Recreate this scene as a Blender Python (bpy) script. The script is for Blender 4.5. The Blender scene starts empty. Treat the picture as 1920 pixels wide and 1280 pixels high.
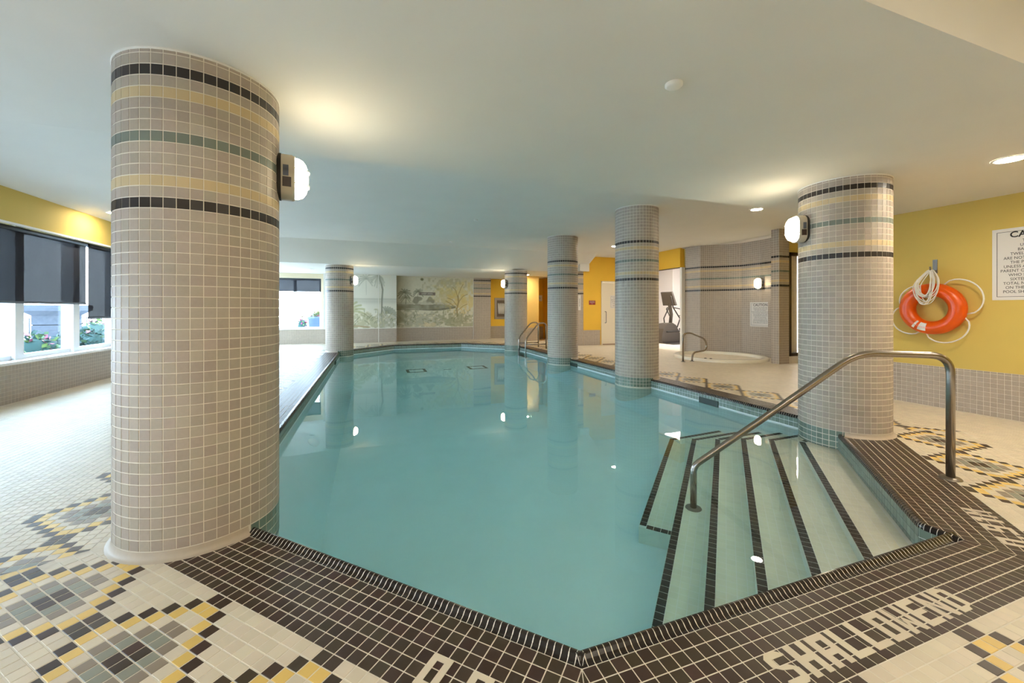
import bpy, math, random
import numpy as np
from mathutils import Vector, Matrix
from mathutils.geometry import tessellate_polygon

random.seed(7)
rng = np.random.default_rng(7)
scene = bpy.context.scene
C = scene.collection
R2D = math.radians

# ------------------------------------------------------------------ camera
YAW = R2D(19.35)
EYE = 1.20
FPX = 747.0
cam_d = bpy.data.cameras.new('camera')
cam_d.sensor_width = 36.0
cam_d.lens = 36.0 * FPX / 1920.0
cam_d.shift_y = (579.5 - 640.0) / 1920.0
cam_d.clip_start = 0.02
cam = bpy.data.objects.new('camera', cam_d)
cam.location = (0, 0, EYE)
cam.rotation_euler = (math.pi / 2, 0, -YAW)
C.objects.link(cam)
scene.camera = cam

# ------------------------------------------------------------------ world + exposure
w = bpy.data.worlds.new('sky')
scene.world = w
w.use_nodes = True
nt = w.node_tree
nt.nodes.clear()
wo = nt.nodes.new('ShaderNodeOutputWorld')
bg = nt.nodes.new('ShaderNodeBackground')
tc = nt.nodes.new('ShaderNodeTexCoord')
sp = nt.nodes.new('ShaderNodeSeparateXYZ')
rp = nt.nodes.new('ShaderNodeValToRGB')
rp.color_ramp.elements[0].position = 0.0
rp.color_ramp.elements[0].color = (0.70, 0.85, 1.0, 1)
rp.color_ramp.elements[1].position = 0.6
rp.color_ramp.elements[1].color = (0.52, 0.74, 1.0, 1)
nt.links.new(tc.outputs['Generated'], sp.inputs[0])
nt.links.new(sp.outputs['Z'], rp.inputs[0])
nt.links.new(rp.outputs[0], bg.inputs['Color'])
bg.inputs['Strength'].default_value = 5.7
nt.links.new(bg.outputs[0], wo.inputs['Surface'])

sd = bpy.data.lights.new('sun', 'SUN')
sd.energy = 3.2
sd.angle = R2D(1.0)
sd.color = (1.0, 0.98, 0.95)
sun = bpy.data.objects.new('sun', sd)
sun.rotation_euler = (R2D(-12), R2D(34), 0)
C.objects.link(sun)

vs = scene.view_settings
vs.view_transform = 'Standard'
vs.look = 'None'
vs.exposure = 1.71
vs.gamma = 1.0
vs.use_curve_mapping = False
try:
    scene.cycles.use_denoising = True
    scene.cycles.max_bounces = 11
    scene.cycles.use_adaptive_sampling = True
    scene.cycles.adaptive_threshold = 0.03
    scene.cycles.diffuse_bounces = 4
    scene.cycles.glossy_bounces = 4
    scene.cycles.transmission_bounces = 8
    scene.cycles.transparent_max_bounces = 12
    scene.cycles.sample_clamp_indirect = 40.0
    scene.cycles.blur_glossy = 0.5
except Exception:
    pass

LAMP_COL = (1.0, 0.86, 0.60)
DOWN_COL = (1.0, 0.89, 0.72)

# ------------------------------------------------------------------ helpers
def lin(c):
    out = []
    for v in c:
        v = v / 255.0
        out.append(v / 12.92 if v <= 0.04045 else ((v + 0.055) / 1.055) ** 2.4)
    return tuple(out)

MATS = {}
def mat(name, rgb, rough=0.5, var=0.0, metal=0.0, noise=0.0, nscale=30.0, bump=0.0, bscale=200.0, spec=0.5, emit=None, estr=0.0, hue=0.0):
    if name in MATS:
        return MATS[name]
    m = bpy.data.materials.new(name)
    m.use_nodes = True
    t = m.node_tree
    b = t.nodes['Principled BSDF']
    col = lin(rgb) + (1,)
    b.inputs['Base Color'].default_value = col
    b.inputs['Roughness'].default_value = rough
    b.inputs['Metallic'].default_value = metal
    b.inputs['Specular IOR Level'].default_value = spec
    if var or noise:
        hs = t.nodes.new('ShaderNodeHueSaturation')
        hs.inputs['Color'].default_value = col
        val = None
        if var:
            at = t.nodes.new('ShaderNodeAttribute'); at.attribute_name = 'rnd'
            oi = t.nodes.new('ShaderNodeObjectInfo')
            ad = t.nodes.new('ShaderNodeMath'); ad.operation = 'ADD'
            t.links.new(at.outputs['Fac'], ad.inputs[0]); t.links.new(oi.outputs['Random'], ad.inputs[1])
            fr = t.nodes.new('ShaderNodeMath'); fr.operation = 'FRACT'
            t.links.new(ad.outputs[0], fr.inputs[0])
            mr = t.nodes.new('ShaderNodeMapRange')
            mr.inputs['To Min'].default_value = 1 - var; mr.inputs['To Max'].default_value = 1 + var
            t.links.new(fr.outputs[0], mr.inputs['Value'])
            val = mr.outputs[0]
            if hue:
                m7 = t.nodes.new('ShaderNodeMath'); m7.operation = 'MULTIPLY'; m7.inputs[1].default_value = 7.31
                f7 = t.nodes.new('ShaderNodeMath'); f7.operation = 'FRACT'
                r7 = t.nodes.new('ShaderNodeMapRange')
                r7.inputs['To Min'].default_value = 0.5 - hue; r7.inputs['To Max'].default_value = 0.5 + hue
                t.links.new(fr.outputs[0], m7.inputs[0]); t.links.new(m7.outputs[0], f7.inputs[0]); t.links.new(f7.outputs[0], r7.inputs['Value'])
                t.links.new(r7.outputs[0], hs.inputs['Hue'])
        if noise:
            g = t.nodes.new('ShaderNodeNewGeometry')
            nz = t.nodes.new('ShaderNodeTexNoise'); nz.inputs['Scale'].default_value = nscale; nz.inputs['Detail'].default_value = 3
            t.links.new(g.outputs['Position'], nz.inputs['Vector'])
            m2 = t.nodes.new('ShaderNodeMapRange')
            m2.inputs['From Min'].default_value = 0.3; m2.inputs['From Max'].default_value = 0.7
            m2.inputs['To Min'].default_value = 1 - noise; m2.inputs['To Max'].default_value = 1 + noise
            t.links.new(nz.outputs['Fac'], m2.inputs['Value'])
            if val is None:
                val = m2.outputs[0]
            else:
                mm = t.nodes.new('ShaderNodeMath'); mm.operation = 'MULTIPLY'
                t.links.new(val, mm.inputs[0]); t.links.new(m2.outputs[0], mm.inputs[1]); val = mm.outputs[0]
        t.links.new(val, hs.inputs['Value'])
        t.links.new(hs.outputs[0], b.inputs['Base Color'])
    if bump:
        g2 = t.nodes.new('ShaderNodeNewGeometry')
        n2 = t.nodes.new('ShaderNodeTexNoise'); n2.inputs['Scale'].default_value = bscale
        t.links.new(g2.outputs['Position'], n2.inputs['Vector'])
        bp = t.nodes.new('ShaderNodeBump'); bp.inputs['Strength'].default_value = bump; bp.inputs['Distance'].default_value = 0.002
        t.links.new(n2.outputs['Fac'], bp.inputs['Height'])
        t.links.new(bp.outputs[0], b.inputs['Normal'])
    if emit:
        b.inputs['Emission Color'].default_value = tuple(emit) + (1,)
        b.inputs['Emission Strength'].default_value = estr
    MATS[name] = m
    return m

M_BEIGE = mat('tile_beige', (178, 165, 151), 0.5, var=0.07, hue=0.014, noise=0.03, nscale=60)
M_BEIGE2 = mat('tile_beige_wall', (176, 162, 146), 0.5, var=0.05, noise=0.03, nscale=40)
M_DARK = mat('tile_dark_brown', (68, 54, 44), 0.36, var=0.2, hue=0.03, noise=0.05, nscale=50, spec=0.35)
M_BLACK = mat('tile_black_band', (44, 37, 35), 0.35, var=0.18)
M_YEL = mat('tile_yellow', (230, 194, 108), 0.4, var=0.07)
M_YELC = mat('tile_yellow_column', (206, 184, 142), 0.5, var=0.06)
M_TEALC = mat('tile_teal_column', (116, 124, 114), 0.45, var=0.12)
M_TEAL = mat('tile_teal_pool', (112, 130, 118), 0.3, var=0.15)
M_CREAM = mat('tile_cream', (219, 206, 184), 0.42, spec=0.35, var=0.05, hue=0.008, noise=0.04, nscale=3)
M_GBRN = mat('tile_grey_brown', (142, 129, 114), 0.38, var=0.06)
M_GTEAL = mat('tile_grey_teal', (140, 142, 129), 0.38, var=0.06)
M_GROUT = mat('grout_light', (232, 224, 210), 0.8, noise=0.05, nscale=20)
M_GROUTF = mat('grout_floor', (228, 219, 203), 0.8, noise=0.06, nscale=12)
M_CEIL = mat('ceiling_paint', (224, 221, 213), 0.9, noise=0.015, nscale=2, bump=0.05)
M_YWALL = mat('yellow_wall_paint', (214, 186, 96), 0.75, noise=0.03, nscale=2.0, bump=0.08)
M_YFAR = mat('yellow_paint_lit', (238, 190, 62), 0.75, noise=0.03, nscale=2.0)  # same yellow made brighter, standing in for lamplight on the far walls
M_WHITE = mat('white_paint', (236, 233, 226), 0.6)
M_WFRAME = mat('white_window_frame', (238, 240, 242), 0.4)
M_STEEL = mat('brushed_steel', (158, 150, 142), 0.24, metal=1.0)
M_STEELD = mat('dull_steel', (138, 130, 120), 0.38, metal=1.0)
M_PLASTER = mat('pool_plaster', (244, 251, 252), 0.6, noise=0.02, nscale=3)
M_STEP = mat('pool_step_tile', (240, 240, 222), 0.5, var=0.03)
M_STEPG = mat('pool_step_grout', (248, 249, 240), 0.6)
M_COPE = mat('coping_dark', (38, 32, 30), 0.16, var=0.15)
M_COPEG = mat('coping_grout', (234, 228, 216), 0.7)
M_BLIND = None
M_COVE = mat('foot_cove_tile', (190, 175, 156), 0.45, noise=0.03)

def obj(name, me, parent=None, loc=None):
    o = bpy.data.objects.new(name, me)
    C.objects.link(o)
    if parent is not None:
        o.parent = parent
    if loc is not None:
        o.location = loc
    return o

def tag(o, label=None, cat=None, group=None, kind=None):
    if label: o['label'] = label
    if cat: o['category'] = cat
    if group: o['group'] = group
    if kind: o['kind'] = kind
    return o

def empty(name, loc=(0, 0, 0), rz=0.0):
    o = bpy.data.objects.new(name, None)
    o.empty_display_size = 0.1
    o.location = loc
    o.rotation_euler = (0, 0, rz)
    C.objects.link(o)
    return o

class MB:
    """collects geometry into one mesh"""
    def __init__(self):
        self.v = []; self.f = []; self.m = []; self.r = []; self.s = []
        self.mats = []
    def mi(self, m):
        if m not in self.mats:
            self.mats.append(m)
        return self.mats.index(m)
    def add(self, verts, faces, m, rnd=0.0, smooth=False):
        o = len(self.v)
        self.v.extend([tuple(p) for p in verts])
        k = self.mi(m)
        for f in faces:
            self.f.append(tuple(i + o for i in f)); self.m.append(k); self.r.append(rnd); self.s.append(smooth)
    def quad(self, a, b, c, d, m, rnd=0.0):
        self.add([a, b, c, d], [(0, 1, 2, 3)], m, rnd)
    def box(self, x0, x1, y0, y1, z0, z1, m, bev=0.0):
        self.hexa([(x0, y0, z0), (x1, y0, z0), (x1, y1, z0), (x0, y1, z0), (x0, y0, z1), (x1, y0, z1), (x1, y1, z1), (x0, y1, z1)], m)
    def hexa(self, p, m):
        self.add(p, [(3, 2, 1, 0), (4, 5, 6, 7), (0, 1, 5, 4), (1, 2, 6, 5), (2, 3, 7, 6), (3, 0, 4, 7)], m)
    def prism(self, poly, z0, z1, m, mtop=None):
        n = len(poly)
        vs_ = [(x, y, z0) for x, y in poly] + [(x, y, z1) for x, y in poly]
        self.add(vs_, [tuple(range(n, 2 * n))], mtop or m)
        self.add(vs_, [tuple(reversed(range(n)))] + [(i, (i + 1) % n, n + (i + 1) % n, n + i) for i in range(n)], m)
    def lathe(self, prof, m, n=32, c=(0, 0, 0), smooth=True, a0=0.0, a1=2 * math.pi, axis='z'):
        full = abs(a1 - a0 - 2 * math.pi) < 1e-6
        cnt = n if full else n + 1
        vs_ = []
        for k in range(cnt):
            a = a0 + (a1 - a0) * k / n
            for r, z in prof:
                if axis == 'z': vs_.append((c[0] + r * math.cos(a), c[1] + r * math.sin(a), c[2] + z))
                elif axis == 'x': vs_.append((c[0] + z, c[1] + r * math.cos(a), c[2] + r * math.sin(a)))
                else: vs_.append((c[0] + r * math.sin(a), c[1] + z, c[2] + r * math.cos(a)))
        P = len(prof)
        fs = []
        for k in range(n):
            k2 = (k + 1) % cnt
            for j in range(P - 1):
                fs.append((k * P + j, k2 * P + j, k2 * P + j + 1, k * P + j + 1))
        self.add(vs_, fs, m, smooth=smooth)
    def tube(self, pts, r, m, n=10, closed=False):
        pts = [Vector(p) for p in pts]
        N = len(pts)
        vs_ = []
        up = None
        for i, p in enumerate(pts):
            if closed:
                d = pts[(i + 1) % N] - pts[i - 1]
            else:
                d = (pts[min(i + 1, N - 1)] - pts[max(i - 1, 0)])
            d.normalize()
            if up is None:
                up = Vector((0, 0, 1)) if abs(d.z) < 0.9 else Vector((1, 0, 0))
            a = d.cross(up)
            if a.length < 1e-5:
                a = d.cross(Vector((0, 1, 0.3)))
            a.normalize()
            b = a.cross(d); b.normalize(); up = b
            rr = r[i] if isinstance(r, (list, tuple)) else r
            for k in range(n):
                t_ = 2 * math.pi * k / n
                vs_.append(p + a * (rr * math.cos(t_)) + b * (rr * math.sin(t_)))
        fs = []
        for i in range(N if closed else N - 1):
            j = (i + 1) % N
            for k in range(n):
                k2 = (k + 1) % n
                fs.append((i * n + k, i * n + k2, j * n + k2, j * n + k))
        if not closed:
            fs.append(tuple(reversed(range(n)))); fs.append(tuple((N - 1) * n + k for k in range(n)))
        self.add(vs_, fs, m, smooth=True)
    def mesh(self, name):
        me = bpy.data.meshes.new(name)
        me.from_pydata(self.v, [], self.f)
        for m in self.mats:
            me.materials.append(m)
        n = len(self.f)
        if n:
            me.polygons.foreach_set('material_index', self.m)
            me.polygons.foreach_set('use_smooth', self.s)
            at = me.attributes.new('rnd', 'FLOAT', 'FACE')
            at.data.foreach_set('value', self.r)
        me.update()
        return me
    def build(self, name, parent=None, loc=None):
        return obj(name, self.mesh(name), parent, loc)

def fillet(pts, rad, n=6):
    """polyline with rounded corners"""
    out = [Vector(pts[0])]
    for i in range(1, len(pts) - 1):
        a, b, c = Vector(pts[i - 1]), Vector(pts[i]), Vector(pts[i + 1])
        d1 = (a - b); d2 = (c - b)
        r = min(rad, d1.length * 0.49, d2.length * 0.49)
        p1 = b + d1.normalized() * r; p2 = b + d2.normalized() * r
        for k in range(n + 1):
            t_ = k / n
            out.append(p1 * (1 - t_) ** 2 + b * (2 * t_ * (1 - t_)) + p2 * t_ ** 2)
    out.append(Vector(pts[-1]))
    return out

SN, CS = math.sin(YAW), math.cos(YAW)
def project(p):
    X = p[0] * CS - p[1] * SN
    Y = p[0] * SN + p[1] * CS
    if Y < 0.05:
        return None
    return (960 + FPX * X / Y, 579.5 - FPX * (p[2] - EYE) / Y, Y)

def clip(poly, nx, ny, d):
    """keep nx*x+ny*y <= d"""
    out = []
    n = len(poly)
    for i in range(n):
        a, b = poly[i], poly[(i + 1) % n]
        da = nx * a[0] + ny * a[1] - d; db = nx * b[0] + ny * b[1] - d
        if da <= 0: out.append(a)
        if (da < 0 < db) or (db < 0 < da):
            t_ = da / (da - db)
            out.append((a[0] + (b[0] - a[0]) * t_, a[1] + (b[1] - a[1]) * t_))
    return out

def area(poly):
    s = 0
    for i in range(len(poly)):
        a, b = poly[i], poly[(i + 1) % len(poly)]
        s += a[0] * b[1] - a[1] * b[0]
    return s / 2

# ------------------------------------------------------------------ dimensions (metres, pool axes)
T = 0.0529                      # tile pitch
G = 0.0038                      # grout joint
ALPHA = R2D(42.5)               # the stair side of the pool
DA = (math.cos(ALPHA), math.sin(ALPHA)); NA = (math.sin(ALPHA), -math.cos(ALPHA))
G1 = (0.6605, 1.1777)           # near corner, back of the coping
K2 = (2.909, 1.1777)
UL, UR = -0.903, 4.503          # back of coping, long sides
VF = 13.75
CW = 0.053                      # coping width
ZW = -0.126                     # water level
HLOW, HHIGH = 2.45, 2.96
RCOL = 44 * T / (2 * math.pi)
RW0 = (2.908, 1.381)            # a point of the stair-side wall
rw = NA[0] * RW0[0] + NA[1] * RW0[1]
WALLP = [(0.6825, 1.2307), (2.856, 1.2307), (2.856, RW0[1] - (RW0[0] - 2.856) * math.tan(ALPHA)),
         (4.45, RW0[1] + (4.45 - RW0[0]) * math.tan(ALPHA)), (4.45, 12.22), (2.928, 13.697), (0.682, 13.697), (-0.85, 12.22), (-0.85, 2.763)]
# back-of-coping outline
GROUTP = [G1, K2, (K2[0], 1.345 - 0.035 * math.tan(ALPHA)), (UR, 1.342 + (UR - 2.944) * math.tan(ALPHA)), (UR, 12.242), (2.95, VF), (0.66, VF), (UL, 12.242), (UL, 2.741)]
COLS = {'A': (-0.904, 2.719), 'F': (4.510, 2.703), 'E': (4.433, 5.943), 'D': (4.426, 8.843), 'C': (4.443, 12.269), 'B': (-0.876, 12.392)}

def inside(p, poly):
    c = False
    n = len(poly)
    j = n - 1
    for i in range(n):
        a, b = poly[i], poly[j]
        if (a[1] > p[1]) != (b[1] > p[1]) and p[0] < (b[0] - a[0]) * (p[1] - a[1]) / (b[1] - a[1]) + a[0]:
            c = not c
        j = i
    return c

# ------------------------------------------------------------------ shared tile meshes
TILE_ME = {}
def tile_mesh(m, w=T - G, h=T - G, d=0.004, ins=0.0013):
    key = (m.name, round(w, 5), round(h, 5), d)
    if key not in TILE_ME:
        b = MB()
        a, c = w / 2, h / 2
        vs_ = [(-a, -c, 0), (a, -c, 0), (a, c, 0), (-a, c, 0), (-a + ins, -c + ins, d), (a - ins, -c + ins, d), (a - ins, c - ins, d), (-a + ins, c - ins, d),
               (-a, -c, d - ins), (a, -c, d - ins), (a, c, d - ins), (-a, c, d - ins)]
        b.add(vs_, [(4, 5, 6, 7)] + [(i, (i + 1) % 4, 8 + (i + 1) % 4, 8 + i) for i in range(4)] + [(8 + i, 8 + (i + 1) % 4, 4 + (i + 1) % 4, 4 + i) for i in range(4)], m)
        TILE_ME[key] = b.mesh('tile')
    return TILE_ME[key]

def place_tile(parent, m, mx, w=T - G, h=T - G, d=0.004):
    o = bpy.data.objects.new('tile', tile_mesh(m, w, h, d))
    C.objects.link(o)
    o.parent = parent
    o.matrix_local = mx
    return o

def join_tile(b, mx, m, w=T - G, h=T - G, d=0.004, flat=False):
    a, c, ins = w / 2, h / 2, 0.0013
    rnd = random.random()
    if flat:
        vs_ = [mx @ Vector(p) for p in ((-a, -c, d), (a, -c, d), (a, c, d), (-a, c, d))]
        b.add(vs_, [(0, 1, 2, 3)], m, rnd)
        return
    vs_ = [mx @ Vector(p) for p in ((-a, -c, 0), (a, -c, 0), (a, c, 0), (-a, c, 0), (-a + ins, -c + ins, d), (a - ins, -c + ins, d), (a - ins, c - ins, d), (-a + ins, c - ins, d))]
    b.add(vs_, [(4, 5, 6, 7), (0, 1, 5, 4), (1, 2, 6, 5), (2, 3, 7, 6), (3, 0, 4, 7)], m, rnd)

def px_area(corners):
    q = [project(c) for c in corners]
    if any(x is None for x in q):
        return 0
    cx_ = sum(x[0] for x in q) / len(q); cy_ = sum(x[1] for x in q) / len(q)
    if not (-4 < cx_ < 1924 and -4 < cy_ < 1284):
        return 0
    s = 0
    for i in range(len(q)):
        a, b = q[i], q[(i + 1) % len(q)]
        s += a[0] * b[1] - a[1] * b[0]
    return abs(s) / 2

def stuff(o):
    o['kind'] = 'stuff'
    return o

# ------------------------------------------------------------------ floor (deck)
ROOM = [(-4.35, -3.6), (6.55, -3.6), (6.55, 4.4), (9.8, 4.4), (9.8, 9.1), (13.0, 9.1), (13.0, 14.2), (8.35, 14.2), (8.35, 11.7), (6.62, 11.7), (6.62, 16.1), (-4.35, 16.1)]
floor = None
fb = MB()
def poly_with_hole(b, outer, hole, z, m):
    pl = [[Vector((x, y, 0)) for x, y in outer], [Vector((x, y, 0)) for x, y in hole]]
    allp = [(x, y, z) for x, y in outer] + [(x, y, z) for x, y in hole]
    tris = tessellate_polygon(pl)
    fs = []
    for t_ in tris:
        a, b_, c = [allp[i] for i in t_]
        nz = (b_[0] - a[0]) * (c[1] - a[1]) - (b_[1] - a[1]) * (c[0] - a[0])
        fs.append(tuple(t_) if nz > 0 else tuple(reversed(t_)))
    b.add(allp, fs, m)
poly_with_hole(fb, ROOM, GROUTP, -0.0013, M_GROUTF)
floor = fb.build('floor')
tag(floor, 'mosaic tiled pool deck with dark border and diamond pattern band', 'floor', kind='structure')

def diamond(i, j):
    """colour of the deck tile at cell i along the edge, row j from the coping"""
    if j < 6:
        return M_DARK
    if j > 17:
        return M_CREAM
    a = abs(((i - 27 + 6) % 12) - 6 + 0.5)
    b = abs(j - 12 + 0.5)
    s = int(round(a + b))
    return {1: M_DARK, 2: M_GTEAL, 3: M_GBRN, 4: M_CREAM, 5: M_YEL, 6: M_DARK}.get(s, M_CREAM)

# each band: origin, direction along the edge, outward normal, first row, clip lines keep nx*x+ny*y<=d
def halfplane(p, d, keep):
    """half plane bounded by the line through p with direction d, on the side of point keep"""
    nx, ny = -d[1], d[0]
    dd = nx * p[0] + ny * p[1]
    if nx * keep[0] + ny * keep[1] > dd:
        nx, ny, dd = -nx, -ny, -dd
    return (nx, ny, dd)

def bis(d1, d2):
    v = (d1[0] + d2[0], d1[1] + d2[1]); l = math.hypot(*v)
    return (v[0] / l, v[1] / l)

S2_ = math.sqrt(0.5)
n1, n2, n3, n4, n5 = (-S2_, -S2_), (0, -1), NA, (1, 0), (-1, 0)
P7 = (UL, G1[0] + G1[1] - UL)
PF = (UR, K2[1] + (UR - K2[0]) * math.tan(ALPHA))
m12, m23, m34, m51 = bis(n1, n2), bis(n2, n3), bis(n3, n4), bis(n5, n1)
BANDW = 18 * T
bands = []
bands.append(dict(o=G1, d=(-S2_, S2_), n=n1, j0=0, i0=-12, i1=62, clips=[halfplane(G1, m12, (0, 0.5)), halfplane(P7, m51, (-0.3, 0.3))]))
bands.append(dict(o=G1, d=(1, 0), n=n2, j0=0, i0=-12, i1=64, clips=[halfplane(G1, m12, (2, 0)), halfplane(K2, m23, (2, 0))]))
bands.append(dict(sh=1, o=K2, d=DA, n=n3, j0=-2, i0=-14, i1=62, clips=[halfplane(K2, m23, (4.0, 1.2)), halfplane(PF, m34, (4.0, 1.2))]))
bands.append(dict(sh=1, o=PF, d=(0, 1), n=n4, j0=0, i0=-20, i1=190, clips=[halfplane(PF, m34, (5, 5)), halfplane((UR, 12.242), (S2_ * 1.0, 0.4142 * S2_ * 1.0), (5, 5))]))
bands.append(dict(sh=3, o=P7, d=(0, 1), n=n5, j0=0, i0=-20, i1=190, clips=[halfplane(P7, m51, (-2, 5)), halfplane((UL, 12.242), (-0.924, 0.383), (-2, 5))]))
bands.append(dict(o=(UR, 12.242), d=(-S2_, S2_), n=(S2_, S2_), j0=0, i0=-20, i1=60, clips=[halfplane((UR, 12.242), (0.924, 0.383), (4.5, 13.5)), halfplane((2.95, VF), (0.383, 0.924), (4.5, 13.5))]))
bands.append(dict(o=(2.95, VF), d=(-1, 0), n=(0, 1), j0=0, i0=-20, i1=60, clips=[halfplane((2.95, VF), (0.383, 0.924), (1.8, 15)), halfplane((0.66, VF), (-0.383, 0.924), (1.8, 15))]))
bands.append(dict(o=(0.66, VF), d=(-S2_, -S2_), n=(-S2_, S2_), j0=0, i0=-20, i1=60, clips=[halfplane((0.66, VF), (-0.383, 0.924), (-0.5, 13.5)), halfplane((UL, 12.242), (-0.924, 0.383), (-0.5, 13.5))]))

cand = []          # (pixel area, matrix, material) of whole tiles
jb = MB()          # the rest
def near_col(p, r=RCOL + 0.03):
    for c in COLS.values():
        if (p[0] - c[0]) ** 2 + (p[1] - c[1]) ** 2 < r * r:
            return True
    return False

ROOMIN = ROOM
def emit_tile(cx_, cy_, dx, dy, m, clips):
    """one deck tile centred at cx,cy with edge direction dx,dy"""
    h = (T - G) / 2
    cs = [(cx_ + h * (a * dx - b * dy), cy_ + h * (a * dy + b * dx)) for a, b in ((-1, -1), (1, -1), (1, 1), (-1, 1))]
    pr = project((cx_, cy_, 0))
    if pr is None or pr[0] < -600 or pr[0] > 2500 or pr[1] > 1750:
        return
    poly = cs
    cut = False
    for nx, ny, d in clips:
        if all(nx * x + ny * y <= d - G / 2 for x, y in poly):
            continue
        poly = clip(poly, nx, ny, d - G / 2)
        cut = True
        if len(poly) < 3:
            return
    if near_col((cx_, cy_), RCOL - 0.06):
        return
    if not cut:
        a = px_area([(x, y, 0) for x, y in cs])
        mx = Matrix.Translation((cx_, cy_, -0.004)) @ Matrix.Rotation(math.atan2(dy, dx), 4, 'Z')
        cand.append((a, mx, m, pr[2]))
        return
    ar = area(poly)
    if abs(ar) < 1e-5:
        return
    if ar < 0:
        poly = poly[::-1]
    jb.add([(x, y, 0) for x, y in poly], [tuple(range(len(poly)))], m, random.random())

for bd in bands:
    o_, d_, n_ = bd['o'], bd['d'], bd['n']
    flip = (d_[0] * n_[1] - d_[1] * n_[0])
    for i in range(bd['i0'], bd['i1']):
        for j in range(bd['j0'], 18):
            cx_ = o_[0] + d_[0] * (i + 0.5) * T + n_[0] * (j + 0.5) * T
            cy_ = o_[1] + d_[1] * (i + 0.5) * T + n_[1] * (j + 0.5) * T
            if cx_ < -4.3 or (cx_ > 6.5 and cy_ < 4.45) or cy_ > 15.2:
                continue
            cl = bd['clips']
            if bd['j0'] < 0 and j < 0:
                if inside((cx_, cy_), GROUTP):
                    continue
                cl = [bd['clips'][1], halfplane((K2[0], 0), (0, 1), (4, 1)), halfplane((2.944, 1.342), DA, (4, 1))]
            emit_tile(cx_, cy_, d_[0], d_[1], diamond(i - bd.get('sh', 0), j), cl)

# field: axis-aligned cream tiles outside the bands
def in_bands(x, y):
    for bd in bands:
        e = (x - bd['o'][0]) * bd['n'][0] + (y - bd['o'][1]) * bd['n'][1]
        if -2.2 * T <= e <= BANDW and all(nx * x + ny * y <= d for nx, ny, d in bd['clips']):
            return True
    return False
u0, v0 = UL - BANDW, 0.0
for i in range(-70, 215):
    for j in range(-30, 300):
        x = u0 + (i + 0.5) * T; y = v0 + (j + 0.5) * T
        if x < -4.32:
            continue
        if x > 6.52 and y < 4.45:
            continue
        if x > 8.3 or (y > 11.65 and x > 6.6):
            continue
        pr = project((x, y, 0))
        if pr is None or pr[0] < -600 or pr[0] > 2500 or pr[1] > 1750 or pr[1] < 628:
            continue
        if inside((x, y), GROUTP) or in_bands(x, y):
            continue
        if (x - 8.1) ** 2 + (y - 7.6) ** 2 < 1.0:
            continue
        # cut against the bands' outer lines near the border
        cl = []
        for bd in bands:
            e = (x - bd['o'][0]) * bd['n'][0] + (y - bd['o'][1]) * bd['n'][1] - BANDW
            if 0 <= e < T and all(nx * x + ny * y <= d + T for nx, ny, d in bd['clips']):
                dd = -(bd['o'][0] * bd['n'][0] + bd['o'][1] * bd['n'][1] + BANDW)
                cl.append((-bd['n'][0], -bd['n'][1], dd))
        emit_tile(x, y, 1, 0, M_CREAM, cl)

cand.sort(key=lambda c: -c[0])
for k, (a, mx, m, dep) in enumerate(cand):
    if k < 300:
        place_tile(floor, m, mx)
    else:
        join_tile(jb, mx, m, flat=dep > 5.0)
stuff(jb.build('deck_tiles', floor))

# lettering set into the deck, in units of one tile; x along reading direction, y up (towards the pool)
def rect(x0, y0, x1, y1): return [(x0, y0), (x1, y0), (x1, y1), (x0, y1)]
sx, sy = 0.32, 0.19
GLY = {
 'S': [[(0, .62), (.3, .47), (.3, .8), (.98, .8), (.98, .86), (.72, 1), (.2, 1), (0, .88)], [(.02, .14), (.28, 0), (.8, 0), (1, .12), (1, .4), (.7, .56), (.3, .56), (.3, .47), (.7, .4), (.7, .2), (.02, .2)]],
 'H': [rect(0, 0, sx, 1), rect(1 - sx, 0, 1, 1), rect(sx, .42, 1 - sx, .62)],
 'A': [rect(0, 0, sx, 1), rect(1 - sx, 0, 1, 1), rect(sx, .82, 1 - sx, 1), rect(sx, .34, 1 - sx, .52)],
 'L': [rect(0, 0, sx, 1), rect(sx, 0, 1, .19)],
 'O': [rect(0, 0, sx, 1), rect(1 - sx, 0, 1, 1), rect(sx, .82, 1 - sx, 1), rect(sx, 0, 1 - sx, .18)],
 'W': [rect(0, 0, .26, 1), rect(.74, 0, 1, 1), [(.26, 0), (.5, .36), (.5, .62), (.26, .26)], [(.74, 0), (.74, .26), (.5, .62), (.5, .36)]],
 'E': [rect(0, 0, sx, 1), rect(sx, .82, 1, 1), rect(sx, .42, .85, .6), rect(sx, 0, 1, .18)],
 'N': [rect(0, 0, .28, 1), rect(.72, 0, 1, 1), [(.28, .72), (.72, .0), (.72, .34), (.28, 1)]],
 'D': [rect(0, 0, sx, 1), [(1 - sx, .1), (1, .16), (1, .84), (1 - sx, .98)], [(sx, .82), (1 - sx, .82), (1 - sx, .98), (.6, 1), (sx, 1)], [(sx, 0), (.6, 0), (1 - sx, .1), (1 - sx, .18), (sx, .18)]],
 '0': [rect(0, 0, sx, 1), rect(1 - sx, 0, 1, 1), rect(sx, .82, 1 - sx, 1), rect(sx, 0, 1 - sx, .18)],
 '9': [rect(0, .46, sx, 1), rect(1 - sx, 0, 1, 1), rect(sx, .84, 1 - sx, 1), rect(sx, .46, 1 - sx, .62), rect(0, 0, 1 - sx, .17)],
 '1': [rect(.45, 0, .8, 1), [(.1, .78), (.45, .78), (.45, 1), (.1, .94)]],
 'M': [rect(0, 0, .26, 1), rect(.74, 0, 1, 1), [(.26, .74), (.5, .4), (.5, .66), (.26, 1)], [(.74, .74), (.74, 1), (.5, .66), (.5, .4)]],
 '.': [rect(.4, 0, .72, .2)],
}
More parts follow.
